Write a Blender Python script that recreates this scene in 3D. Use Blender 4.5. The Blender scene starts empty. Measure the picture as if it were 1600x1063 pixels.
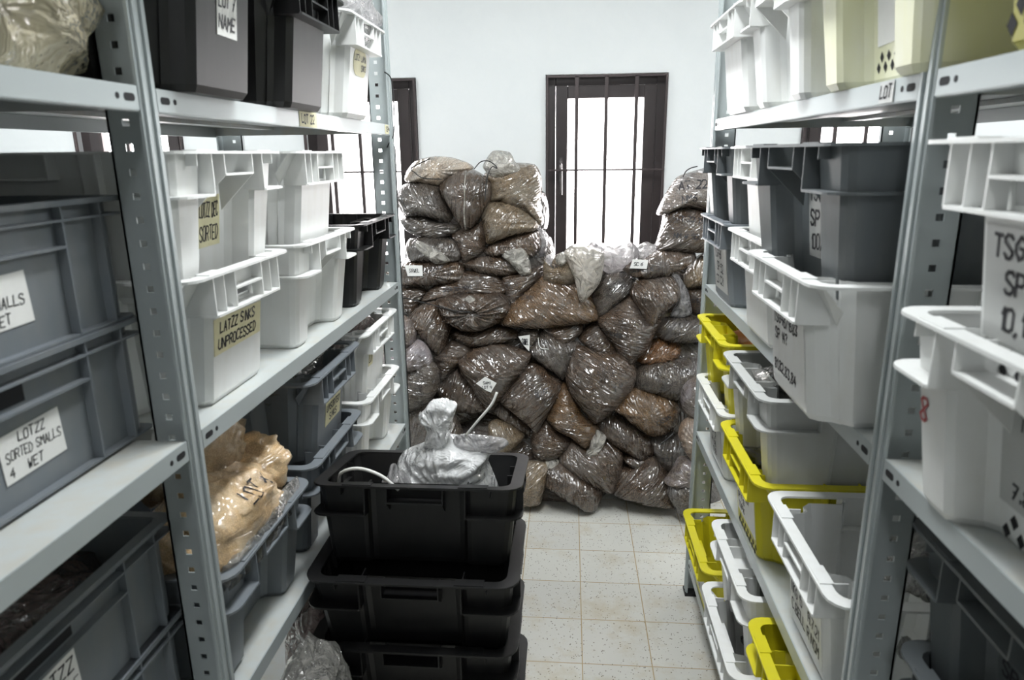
import bpy, math, random
from mathutils import Vector, Matrix, noise
from mathutils.bvhtree import BVHTree

S = bpy.context.scene
COL = S.collection

# ---------------------------------------------------------------- camera
PITCH, YAW, ROLL, EYE = 0.2609, 0.0828, -0.0115, 1.75
def _camera():
    cy, sy = math.cos(YAW), math.sin(YAW); cp, sp = math.cos(PITCH), math.sin(PITCH)
    fwd = Vector((-sy, cy, 0)); right = Vector((cy, sy, 0)); up = Vector((0, 0, 1))
    f2 = cp * fwd - sp * up; u2 = sp * fwd + cp * up
    cr, sr = math.cos(ROLL), math.sin(ROLL)
    r3 = cr * right + sr * u2; u3 = -sr * right + cr * u2
    cam = bpy.data.cameras.new('camera'); o = bpy.data.objects.new('camera', cam); COL.objects.link(o)
    m = Matrix((r3, u3, -f2)).transposed().to_4x4(); m.translation = Vector((0, 0, EYE)); o.matrix_world = m
    cam.sensor_width = 36; cam.lens = 24.606; cam.clip_start = 0.02
    cam.dof.use_dof = True; cam.dof.focus_distance = 2.9; cam.dof.aperture_fstop = 5.0
    S.camera = o
_camera()

# ---------------------------------------------------------------- daylight, lamps, exposure
w = bpy.data.worlds.new('daylight'); S.world = w; w.use_nodes = True
w.node_tree.nodes['Background'].inputs[0].default_value = (1.0, 0.965, 0.96, 1)
w.node_tree.nodes['Background'].inputs[1].default_value = 13.0
S.view_settings.view_transform = 'Standard'; S.view_settings.look = 'None'
S.view_settings.gamma = 1; S.view_settings.use_curve_mapping = False
S.view_settings.exposure = 0.2
LAMP_POWER = 40
# (x, y, z, half length along y) of the ceiling lights
CEILING_LIGHTS = [(-0.07, 1.75, 3.0), (-0.07, -1.5, 3.0), (-2.3, 2.1, 3.0), (2.2, 2.1, 3.0)]  # second one is a weak fill, added to lift steel facing the camera

# ---------------------------------------------------------------- helpers
def tag(o, label=None, cat=None, group=None, kind=None):
    if label: o['label'] = label
    if cat: o['category'] = cat
    if group: o['group'] = group
    if kind: o['kind'] = kind
    return o
def empty(name, loc=(0, 0, 0), rz=0.0, rx=0.0, ry=0.0):
    o = bpy.data.objects.new(name, None); COL.objects.link(o)
    o.location = loc; o.rotation_euler = (rx, ry, rz); o.empty_display_size = .05
    return o
def link(name, me, parent=None):
    o = bpy.data.objects.new(name, me); COL.objects.link(o)
    if parent: o.parent = parent
    return o
class MB:
    def __init__(s): s.v = []; s.f = []
    def add(s, vs, fs):
        b = len(s.v); s.v += [tuple(p) for p in vs]; s.f += [tuple(i + b for i in f) for f in fs]; return s
    def box(s, x0, x1, y0, y1, z0, z1):
        return s.add([(x0,y0,z0),(x1,y0,z0),(x1,y1,z0),(x0,y1,z0),(x0,y0,z1),(x1,y0,z1),(x1,y1,z1),(x0,y1,z1)],
                     [(3,2,1,0),(4,5,6,7),(0,1,5,4),(1,2,6,5),(2,3,7,6),(3,0,4,7)])
    def prism(s, poly, z0, z1, top=None):
        n = len(poly); top = top or poly
        return s.add([(x,y,z0) for x,y in poly] + [(x,y,z1) for x,y in top],
                     [tuple(range(n-1,-1,-1)), tuple(range(n,2*n))] + [(i,(i+1)%n,n+(i+1)%n,n+i) for i in range(n)])
    def quadprism(s, a, b, c, d, n):     # thin plate a,b,c,d thickened by vector n
        a,b,c,d,n = map(Vector,(a,b,c,d,n))
        return s.add([a,b,c,d,a+n,b+n,c+n,d+n],[(3,2,1,0),(4,5,6,7),(0,1,5,4),(1,2,6,5),(2,3,7,6),(3,0,4,7)])
    def ring(s, outer, inner, z0, z1):
        n = len(outer)
        vs = [(x,y,z0) for x,y in outer]+[(x,y,z0) for x,y in inner]+[(x,y,z1) for x,y in outer]+[(x,y,z1) for x,y in inner]
        fs = []
        for i in range(n):
            j = (i+1)%n
            fs += [(i,n+i,n+j,j),(2*n+i,2*n+j,3*n+j,3*n+i),(i,j,2*n+j,2*n+i),(n+i,3*n+i,3*n+j,n+j)]
        return s.add(vs, fs)
    def tube(s, pts, r, seg=6):
        pts = [Vector(p) for p in pts]; n = len(pts); vs = []
        for i,p in enumerate(pts):
            d = (pts[min(i+1,n-1)]-pts[max(i-1,0)]).normalized()
            a = d.cross(Vector((0,0,1)));
            if a.length < .05: a = d.cross(Vector((1,0,0)))
            a.normalize(); b = d.cross(a)
            vs += [p + r*(math.cos(2*math.pi*k/seg)*a + math.sin(2*math.pi*k/seg)*b) for k in range(seg)]
        fs = [(i*seg+k, i*seg+(k+1)%seg, (i+1)*seg+(k+1)%seg, (i+1)*seg+k) for i in range(n-1) for k in range(seg)]
        fs += [tuple(range(seg-1,-1,-1)), tuple(range((n-1)*seg, n*seg))]
        return s.add(vs, fs)
    def mesh(s, name, mat, smooth=False):
        me = bpy.data.meshes.new(name); me.from_pydata(s.v, [], s.f); me.update()
        me.materials.append(mat)
        if smooth: me.polygons.foreach_set('use_smooth', [True]*len(me.polygons))
        return me
    def build(s, name, mat, parent=None, smooth=False, bevel=0):
        o = link(name, s.mesh(name, mat, smooth), parent)
        if bevel:
            m = o.modifiers.new('bevel', 'BEVEL'); m.width = bevel; m.segments = 2; m.limit_method = 'ANGLE'
        return o
def curve_pts(pts, k=6):     # Catmull-Rom through points
    P = [Vector(p) for p in pts]; P = [P[0]*2-P[1]] + P + [P[-1]*2-P[-2]]; out = []
    for i in range(1, len(P)-2):
        for j in range(k):
            t = j/k; a,b,c,d = P[i-1],P[i],P[i+1],P[i+2]
            out.append(.5*((2*b)+(c-a)*t+(2*a-5*b+4*c-d)*t*t+(3*b-a-3*c+d)*t**3))
    out.append(P[-2]); return out
def rrect(x0, x1, y0, y1, r, k=4):
    out = []
    for cx, cy, a0 in ((x1-r,y1-r,0),(x0+r,y1-r,90),(x0+r,y0+r,180),(x1-r,y0+r,270)):
        for i in range(k+1):
            a = math.radians(a0 + 90*i/k); out.append((cx+r*math.cos(a), cy+r*math.sin(a)))
    return out

# ---------------------------------------------------------------- materials
def mat(name):
    m = bpy.data.materials.new(name); m.use_nodes = True; t = m.node_tree
    return m, t, t.nodes['Principled BSDF'], t.nodes['Material Output']
def N(t, kind, **kw):
    n = t.nodes.new(kind)
    for k, v in kw.items():
        if k in n.inputs: n.inputs[k].default_value = v
        else: setattr(n, k, v)
    return n
def coords(t, scale=(1,1,1), which='Object'):
    c = t.nodes.new('ShaderNodeTexCoord'); m = t.nodes.new('ShaderNodeMapping'); m.inputs['Scale'].default_value = scale
    t.links.new(c.outputs[which], m.inputs['Vector']); return m.outputs[0]
def ramp(t, fac, stops):
    r = t.nodes.new('ShaderNodeValToRGB'); e = r.color_ramp.elements
    while len(e) < len(stops): e.new(.5)
    for i, (p, c) in enumerate(stops): e[i].position = p; e[i].color = (*c, 1)
    t.links.new(fac, r.inputs[0]); return r.outputs[0]
def bump(t, b, fac, strength, dist=.002, prev=None):
    n = t.nodes.new('ShaderNodeBump'); n.inputs['Strength'].default_value = strength; n.inputs['Distance'].default_value = dist
    t.links.new(fac, n.inputs['Height'])
    if prev: t.links.new(prev, n.inputs['Normal'])
    t.links.new(n.outputs[0], b.inputs['Normal']); return n.outputs[0]
def plain(name, col, rough=.5, metal=0.0, var=.1, scale=9, spec=.5, coat=0, subs=0):
    m, t, b, o = mat(name)
    v = coords(t); n = N(t, 'ShaderNodeTexNoise', Scale=scale, Detail=6.0, Roughness=.65); t.links.new(v, n.inputs['Vector'])
    c = ramp(t, n.outputs['Fac'], [(.3, tuple(x*(1-var) for x in col)), (.7, tuple(min(1, x*(1+var)) for x in col))])
    t.links.new(c, b.inputs['Base Color']); b.inputs['Roughness'].default_value = rough; b.inputs['Metallic'].default_value = metal
    b.inputs['Specular IOR Level'].default_value = spec; b.inputs['Coat Weight'].default_value = coat
    return m
def dusty(name, col, dust, rough=.45, amount=.35):
    """moulded plastic with dust and scuffs in irregular patches"""
    m, t, b, o = mat(name)
    v = coords(t); n = N(t, 'ShaderNodeTexNoise', Scale=5.0, Detail=8.0, Roughness=.7); t.links.new(v, n.inputs['Vector'])
    v2 = coords(t, (1, 1, .25)); n2 = N(t, 'ShaderNodeTexNoise', Scale=30.0, Detail=4.0); t.links.new(v2, n2.inputs['Vector'])
    mx = N(t, 'ShaderNodeMath', operation='MULTIPLY'); t.links.new(n.outputs['Fac'], mx.inputs[0]); t.links.new(n2.outputs['Fac'], mx.inputs[1])
    md = tuple(c*(1-amount)+d*amount for c, d in zip(col, dust))
    c = ramp(t, mx.outputs[0], [(.2, col), (.42, md)])
    t.links.new(c, b.inputs['Base Color']); b.inputs['Roughness'].default_value = rough
    bump(t, b, n2.outputs['Fac'], .08, .002)
    return m
M = {}
M['white_plastic'] = dusty('white_plastic', (.76,.77,.76), (.55,.52,.44), .38, .25)
M['grey_plastic'] = dusty('grey_plastic', (.165,.185,.205), (.27,.26,.24), .42, .3)
M['dark_grey_plastic'] = dusty('dark_grey_plastic', (.105,.118,.125), (.2,.2,.19), .42, .3)
M['black_plastic'] = dusty('black_plastic', (.004,.004,.0045), (.026,.024,.022), .42, .3)
M['olive_plastic'] = dusty('olive_plastic', (.34,.32,.06), (.38,.35,.15), .4, .4)
M['yellow_plastic'] = dusty('yellow_plastic', (.62,.56,.015), (.5,.45,.12), .4, .25)
M['pale_yellow_plastic'] = dusty('pale_yellow_plastic', (.70,.70,.50), (.74,.74,.66), .4, .6)
M['milky_plastic'] = dusty('milky_plastic', (.50,.51,.50), (.42,.40,.36), .35, .3)
M['steel'] = plain('painted_steel', (.40,.44,.445), .32, .15, .025, 6)
M['deck'] = dusty('dusty_steel_deck', (.50,.53,.525), (.50,.45,.36), .4, .5)
M['hole'] = plain('painted_hole_shade', (.01,.01,.012), .8, 0, .1)  # flat near-black colour standing in for the shade inside openings
M['paper'] = plain('paper', (.80,.80,.78), .7, 0, .04)
M['cream_tape'] = plain('cream_paper_tape', (.70,.66,.42), .55, 0, .08, 20)
M['ink'] = plain('marker_ink', (.015,.015,.02), .5, 0, .1)
M['red_ink'] = plain('red_marker_ink', (.45,.10,.10), .5, 0, .1)
M['frame'] = plain('dark_brown_frame', (.045,.036,.036), .35, 0, .1)
M['bars'] = plain('grille_iron', (.07,.055,.055), .4, .3, .1)
M['chrome'] = plain('handle_metal', (.25,.23,.23), .25, .8, .05)
M['black_tie'] = plain('black_nylon', (.012,.012,.012), .4)
M['white_tie'] = plain('white_nylon', (.75,.75,.72), .4)
M['ceiling'] = plain('ceiling_plaster', (.80,.81,.81), .8)
M['lamp_body'] = plain('lamp_body', (.8,.8,.8), .4)
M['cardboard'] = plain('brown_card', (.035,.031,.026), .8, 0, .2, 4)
M['orange'] = plain('orange_film', (.75,.28,.05), .35, 0, .2, 12)
m, t, b, o = mat('lamp_tube'); b.inputs['Emission Color'].default_value = (.93,.98,1,1); b.inputs['Emission Strength'].default_value = 6; M['lamp_tube'] = m

def wall_mat():
    m, t, b, o = mat('whitewashed_wall')
    v = coords(t); n = N(t, 'ShaderNodeTexNoise', Scale=3.0, Detail=9.0, Roughness=.7, Distortion=.3); t.links.new(v, n.inputs['Vector'])
    c = ramp(t, n.outputs['Fac'], [(0, (.72,.755,.765)), (.6, (.79,.815,.82)), (.72, (.79,.81,.81)), (.8, (.74,.73,.68))])
    t.links.new(c, b.inputs['Base Color']); b.inputs['Roughness'].default_value = .75
    n2 = N(t, 'ShaderNodeTexNoise', Scale=9.0, Detail=5.0); t.links.new(v, n2.inputs['Vector']); bump(t, b, n2.outputs['Fac'], .25, .01)
    return m
M['wall'] = wall_mat()
TILE, TX, TY = .245, .0617, 2.1115
def floor_mat():
    m, t, b, o = mat('speckled_floor_tiles')
    c = t.nodes.new('ShaderNodeTexCoord'); mp = t.nodes.new('ShaderNodeMapping')
    mp.inputs['Location'].default_value = (-TX + 20*TILE, -TY + 20*TILE, 0); t.links.new(c.outputs['Object'], mp.inputs['Vector']); v = mp.outputs[0]
    br = N(t, 'ShaderNodeTexBrick', offset=0.0, squash=1.0)
    for k, x in {'Scale': 1.0, 'Mortar Size': .0022, 'Mortar Smooth': .3, 'Brick Width': TILE, 'Row Height': TILE, 'Bias': 0.0}.items(): br.inputs[k].default_value = x
    br.inputs['Color1'].default_value = (.60,.595,.55,1); br.inputs['Color2'].default_value = (.54,.535,.50,1); br.inputs['Mortar'].default_value = (.36,.27,.14,1)
    t.links.new(v, br.inputs['Vector'])
    # terrazzo speckles
    vo = N(t, 'ShaderNodeTexVoronoi', Scale=95.0); t.links.new(v, vo.inputs['Vector'])
    no = N(t, 'ShaderNodeTexNoise', Scale=45.0, Detail=3.0); t.links.new(v, no.inputs['Vector'])
    lt = N(t, 'ShaderNodeMath', operation='LESS_THAN'); lt.inputs[1].default_value = .24; t.links.new(vo.outputs['Distance'], lt.inputs[0])
    gt = N(t, 'ShaderNodeMath', operation='GREATER_THAN'); gt.inputs[1].default_value = .51; t.links.new(no.outputs['Fac'], gt.inputs[0])
    mu = N(t, 'ShaderNodeMath', operation='MULTIPLY'); t.links.new(lt.outputs[0], mu.inputs[0]); t.links.new(gt.outputs[0], mu.inputs[1])
    mx = N(t, 'ShaderNodeMix', data_type='RGBA'); t.links.new(mu.outputs[0], mx.inputs['Factor']); t.links.new(br.outputs['Color'], mx.inputs['A']); mx.inputs['B'].default_value = (.17,.15,.12,1)
    # soil dirt
    n2 = N(t, 'ShaderNodeTexNoise', Scale=3.2, Detail=8.0, Roughness=.75); t.links.new(v, n2.inputs['Vector'])
    r2 = ramp(t, n2.outputs['Fac'], [(.50, (0,0,0)), (.74, (.75,.75,.75))])
    mx2 = N(t, 'ShaderNodeMix', data_type='RGBA'); t.links.new(r2, mx2.inputs['Factor']); t.links.new(mx.outputs['Result'], mx2.inputs['A']); mx2.inputs['B'].default_value = (.42,.34,.20,1)
    t.links.new(mx2.outputs['Result'], b.inputs['Base Color']); b.inputs['Roughness'].default_value = .45
    return m
M['floor'] = floor_mat()

def soil_mat(name, dark, light, haze=(.22,.21,.20), haze_amt=.35, grain=190, coat=1.0, gloss=.13, crease=.045):
    """granular soil seen through creased clear film"""
    m, t, b, o = mat(name)
    v = coords(t)
    oi = t.nodes.new('ShaderNodeObjectInfo')
    add = N(t, 'ShaderNodeVectorMath', operation='ADD'); t.links.new(v, add.inputs[0])
    cx = t.nodes.new('ShaderNodeCombineXYZ'); ml = N(t, 'ShaderNodeMath', operation='MULTIPLY'); ml.inputs[1].default_value = 37
    t.links.new(oi.outputs['Random'], ml.inputs[0]); t.links.new(ml.outputs[0], cx.inputs[0]); t.links.new(ml.outputs[0], cx.inputs[1]); t.links.new(cx.outputs[0], add.inputs[1]); v = add.outputs[0]
    g = N(t, 'ShaderNodeTexNoise', Scale=float(grain), Detail=3.0, Roughness=.8); t.links.new(v, g.inputs['Vector'])
    c = ramp(t, g.outputs['Fac'], [(.36, dark), (.52, light), (.68, tuple(min(1, x*1.9) for x in light))])
    n = N(t, 'ShaderNodeTexNoise', Scale=9.0, Detail=5.0, Roughness=.6, Distortion=.6); t.links.new(v, n.inputs['Vector'])
    tn = ramp(t, n.outputs['Fac'], [(.3, (.62,.62,.66)), (.7, (1.45,1.3,1.15))])
    mm = N(t, 'ShaderNodeMix', data_type='RGBA', blend_type='MULTIPLY'); mm.inputs['Factor'].default_value = 1
    t.links.new(c, mm.inputs['A']); t.links.new(tn, mm.inputs['B'])
    h = N(t, 'ShaderNodeTexNoise', Scale=6.0, Detail=7.0, Roughness=.7, Distortion=1.2); t.links.new(v, h.inputs['Vector'])
    hr = ramp(t, h.outputs['Fac'], [(.45, (0,0,0)), (.75, (haze_amt,)*3)])
    mx = N(t, 'ShaderNodeMix', data_type='RGBA'); t.links.new(hr, mx.inputs['Factor']); t.links.new(mm.outputs['Result'], mx.inputs['A']); mx.inputs['B'].default_value = (*haze,1)
    t.links.new(mx.outputs['Result'], b.inputs['Base Color']); b.inputs['Roughness'].default_value = .5
    b.inputs['Coat Weight'].default_value = coat; b.inputs['Coat Roughness'].default_value = gloss; b.inputs['Coat IOR'].default_value = 1.8; b.inputs['Specular IOR Level'].default_value = .1
    # creases in the film: long folds in a direction of each bag's own, crossed by a few facets
    ro = N(t, 'ShaderNodeVectorRotate', rotation_type='Y_AXIS'); t.links.new(v, ro.inputs['Vector']); t.links.new(ml.outputs[0], ro.inputs['Angle'])
    vm = N(t, 'ShaderNodeMapping'); vm.inputs['Scale'].default_value = (5, 8, 30); t.links.new(ro.outputs[0], vm.inputs['Vector'])
    w1 = N(t, 'ShaderNodeTexNoise', Scale=1.0, Detail=1.5, Roughness=.5, Distortion=.9); t.links.new(vm.outputs[0], w1.inputs['Vector'])
    rd = N(t, 'ShaderNodeMath', operation='SUBTRACT'); rd.inputs[1].default_value = .5; t.links.new(w1.outputs['Fac'], rd.inputs[0])
    ab = N(t, 'ShaderNodeMath', operation='ABSOLUTE'); t.links.new(rd.outputs[0], ab.inputs[0])
    w2 = N(t, 'ShaderNodeTexVoronoi', feature='F1', Scale=15.0); t.links.new(v, w2.inputs['Vector'])
    ad = N(t, 'ShaderNodeMath', operation='MULTIPLY_ADD'); ad.inputs[1].default_value = .16; t.links.new(w2.outputs['Distance'], ad.inputs[0]); t.links.new(ab.outputs[0], ad.inputs[2])
    bn = t.nodes.new('ShaderNodeBump'); bn.inputs['Strength'].default_value = 1.0; bn.inputs['Distance'].default_value = crease
    t.links.new(ad.outputs[0], bn.inputs['Height']); t.links.new(bn.outputs[0], b.inputs['Coat Normal'])
    b2 = t.nodes.new('ShaderNodeBump'); b2.inputs['Strength'].default_value = .3; b2.inputs['Distance'].default_value = .004
    t.links.new(g.outputs['Fac'], b2.inputs['Height']); t.links.new(b2.outputs[0], b.inputs['Normal'])
    return m
M['brown'] = soil_mat('brown_soil_in_film', (.011,.008,.006), (.062,.044,.031))
M['gold'] = soil_mat('golden_soil_in_film', (.028,.017,.009), (.105,.067,.036))
M['rust'] = soil_mat('rusty_soil_in_film', (.035,.017,.008), (.13,.068,.03))
M['grey'] = soil_mat('grey_soil_in_film', (.016,.014,.012), (.066,.058,.050), (.22,.21,.21), .4)
M['tan'] = soil_mat('tan_soil_in_film', (.035,.026,.017), (.125,.098,.066), (.36,.33,.27), .45)
M['pale'] = soil_mat('pale_soil_in_film', (.12,.10,.08), (.30,.26,.21), (.55,.52,.46), .7)
M['greypale'] = soil_mat('soft_grey_soil_in_film', (.06,.052,.046), (.15,.13,.115), (.35,.33,.32), .5)
M['whitish'] = soil_mat('soil_in_milky_film', (.06,.05,.047), (.13,.115,.105), (.40,.37,.41), .9)
M['tanfilm'] = soil_mat('tan_soil_in_milky_film', (.08,.055,.04), (.2,.15,.11), (.42,.37,.33), .6)
M['star'] = M['brown']
def sand_mat(name, dark, light):
    return soil_mat(name, dark, light, (.75,.66,.5), .6, 420, .9, .22, .04)
M['sand'] = sand_mat('cream_sand_in_film', (.46,.33,.18), (.56,.41,.24))
M['amber'] = sand_mat('amber_sand_in_film', (.22,.16,.09), (.30,.22,.13))
def film_mat(name, col, alpha, trans=.5, rough=.12, scale=20):
    """thin crumpled polythene: part see-through, part milky, with sharp glints"""
    m = bpy.data.materials.new(name); m.use_nodes = True; t = m.node_tree; t.nodes.clear()
    out = t.nodes.new('ShaderNodeOutputMaterial'); v = coords(t)
    n = N(t, 'ShaderNodeTexNoise', Scale=float(scale), Detail=3.0, Roughness=.55, Distortion=1.6); t.links.new(v, n.inputs['Vector'])
    vo = N(t, 'ShaderNodeTexVoronoi', Scale=scale*.9); t.links.new(v, vo.inputs['Vector'])
    ad = N(t, 'ShaderNodeMath', operation='ADD'); t.links.new(n.outputs['Fac'], ad.inputs[0]); t.links.new(vo.outputs['Distance'], ad.inputs[1])
    bn = t.nodes.new('ShaderNodeBump'); bn.inputs['Strength'].default_value = 1.0; bn.inputs['Distance'].default_value = .03; t.links.new(ad.outputs[0], bn.inputs['Height'])
    df = t.nodes.new('ShaderNodeBsdfDiffuse'); tl = t.nodes.new('ShaderNodeBsdfTranslucent'); gl = t.nodes.new('ShaderNodeBsdfGlossy'); tr = t.nodes.new('ShaderNodeBsdfTransparent')
    df.inputs[0].default_value = (*col, 1); tl.inputs[0].default_value = (*col, 1); gl.inputs['Roughness'].default_value = rough; gl.inputs[0].default_value = (.9,.9,.9,1)
    for q in (df, tl, gl): t.links.new(bn.outputs[0], q.inputs['Normal'])
    m1 = N(t, 'ShaderNodeMixShader'); m1.inputs[0].default_value = trans; t.links.new(df.outputs[0], m1.inputs[1]); t.links.new(tl.outputs[0], m1.inputs[2])
    m2 = N(t, 'ShaderNodeMixShader'); r = N(t, 'ShaderNodeMapRange'); r.inputs['From Min'].default_value = .3; r.inputs['From Max'].default_value = .75
    r.inputs['To Min'].default_value = max(0, alpha-.25); r.inputs['To Max'].default_value = min(1, alpha+.3)
    t.links.new(n.outputs['Fac'], r.inputs['Value']); t.links.new(r.outputs[0], m2.inputs[0]); t.links.new(tr.outputs[0], m2.inputs[1]); t.links.new(m1.outputs[0], m2.inputs[2])
    fr = t.nodes.new('ShaderNodeFresnel'); fr.inputs['IOR'].default_value = 1.6; t.links.new(bn.outputs[0], fr.inputs['Normal'])
    m3 = N(t, 'ShaderNodeMixShader'); t.links.new(fr.outputs[0], m3.inputs[0]); t.links.new(m2.outputs[0], m3.inputs[1]); t.links.new(gl.outputs[0], m3.inputs[2])
    t.links.new(m3.outputs[0], out.inputs[0]); return m
M['clear'] = film_mat('clear_polythene', (.86,.84,.85), .55, .65)
M['bright'] = film_mat('milky_polythene', (.93,.90,.91), .85, .75)
M['cream'] = film_mat('cream_polythene', (.86,.81,.72), .72, .6)
M['sack'] = film_mat('white_polythene_sack', (.98,.985,.99), .93, .25, .08, 13)
M['neck'] = film_mat('gathered_polythene', (.82,.78,.70), .62, .4)
M['dim_clear'] = film_mat('grey_clear_polythene', (.42,.41,.38), .45, .3, .1, 14)
M['dim_brown'] = film_mat('brownish_clear_polythene', (.25,.19,.18), .75, .2, .12, 18)
M['yellow_film'] = film_mat('yellowed_polythene', (.62,.56,.40), .8, .2, .12, 12)
def glass():
    m = bpy.data.materials.new('window_glass'); m.use_nodes = True; t = m.node_tree; t.nodes.clear()
    out = t.nodes.new('ShaderNodeOutputMaterial'); tr = t.nodes.new('ShaderNodeBsdfTransparent'); gl = t.nodes.new('ShaderNodeBsdfGlossy'); gl.inputs['Roughness'].default_value = .02
    mx = N(t, 'ShaderNodeMixShader'); mx.inputs[0].default_value = .06; t.links.new(tr.outputs[0], mx.inputs[1]); t.links.new(gl.outputs[0], mx.inputs[2]); t.links.new(mx.outputs[0], out.inputs[0])
    return m
M['glass'] = glass()

# ---------------------------------------------------------------- the room
WX0, WX1, WY0, WY1, WH = -3.3, 3.3, -4.6, 3.80, 3.1
WIN = [(-2.405, 1), (-1.11, 2), (.182, 3), (1.477, 4), (2.77, 5)]
WW, WZ0, WZ1 = .31, 1.06, 2.135
def room():
    tag(MB().box(WX0-.2, WX1+.2, WY0-.2, WY1+.2, -.12, 0).build('floor', M['floor']), kind='structure')
    tag(MB().box(WX0-.2, WX1+.2, WY0-.2, WY1+.2, WH, WH+.12).build('ceiling', M['ceiling']), kind='structure')
    tag(MB().box(WX0-.2, WX0, WY0-.2, WY1+.2, 0, WH).build('wall_left', M['wall']), kind='structure')
    tag(MB().box(WX1, WX1+.2, WY0-.2, WY1+.2, 0, WH).build('wall_right', M['wall']), kind='structure')
    tag(MB().box(WX0, WX1, WY0-.2, WY0, 0, WH).build('wall_near', M['wall']), kind='structure')
    m = MB(); m.box(WX0, WX1, WY1, WY1+.22, 0, WZ0); m.box(WX0, WX1, WY1, WY1+.22, WZ1, WH)
    xs = [WX0] + [x for c, _ in WIN for x in (c-WW, c+WW)] + [WX1]
    for i in range(0, len(xs), 2): m.box(xs[i], xs[i+1], WY1, WY1+.22, WZ0, WZ1)
    tag(m.build('wall_far', M['wall']), kind='structure')
room()
def frame_boxes(m, x0, x1, z0, z1, t, y0, y1):
    m.box(x0, x0+t, y0, y1, z0, z1); m.box(x1-t, x1, y0, y1, z0, z1)
    m.box(x0+t, x1-t, y0, y1, z0, z0+t); m.box(x0+t, x1-t, y0, y1, z1-t, z1)
def window(c, n):
    r = tag(empty('window_%d' % n, (c, WY1, WZ0)), kind='structure')
    h = WZ1-WZ0; y = .055
    m = MB(); frame_boxes(m, -WW, WW, 0, h, .05, y, y+.07); m.build('window_frame', M['frame'], r, bevel=.003)
    m = MB(); frame_boxes(m, -WW+.052, WW-.052, .052, h-.052, .062, y-.012, y+.055); m.build('window_sash', M['frame'], r, bevel=.004)
    MB().box(-WW+.11, WW-.11, y+.02, y+.026, .11, h-.11).build('glass_pane', M['glass'], r)
    m = MB()
    for x in (-.150, 0, .152): m.box(x-.009, x+.009, -.018, -.002, .0, h-.012)
    m.box(-WW+.004, WW-.004, -.022, -.008, h*.555, h*.555+.009)
    frame_boxes(m, -WW+.004, WW-.004, .0, h-.006, .010, -.018, .0)
    m.build('window_grille', M['bars'], r)
    m = MB(); m.box(-WW+.068, -WW+.092, y-.03, y-.01, h*.50, h*.62); m.tube(curve_pts([(-WW+.08,y-.03,h*.585),(-WW+.08,y-.06,h*.58),(-WW+.082,y-.062,h*.52),(-WW+.082,y-.06,h*.44)]), .008, 8)
    m.build('window_handle', M['chrome'], r, True)
for c, n in WIN: window(c, n)
def ceiling_light(x, y, z, label):
    r = tag(empty('ceiling_light', (x, y, z)), label, 'ceiling light', 'tube lights on the ceiling')
    MB().box(-.12, .12, -.62, .62, .03, .1).build('lamp_housing', M['lamp_body'], r, bevel=.01)
    for sx in (-.055, .055): MB().tube([(sx, -.6, .012), (sx, .6, .012)], .013, 10).build('lamp_tube', M['lamp_tube'], r, True)
    l = bpy.data.lights.new('tube_glow', 'AREA'); l.shape = 'RECTANGLE'; l.size = .24; l.size_y = 1.2; l.energy = LAMP_POWER*(.4 if y < 0 else 1); l.color = (.96, .99, 1.0)
    lo = bpy.data.objects.new('tube_glow', l); COL.objects.link(lo); lo.parent = r; lo.location = (0, 0, -.012)
for i, (x, y, z) in enumerate(CEILING_LIGHTS):
    ceiling_light(x, y, z, 'white twin tube ceiling light ' + ('over the middle of the aisle', 'added as fill behind the photographer', 'beyond the left rack', 'beyond the right rack')[i])

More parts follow.
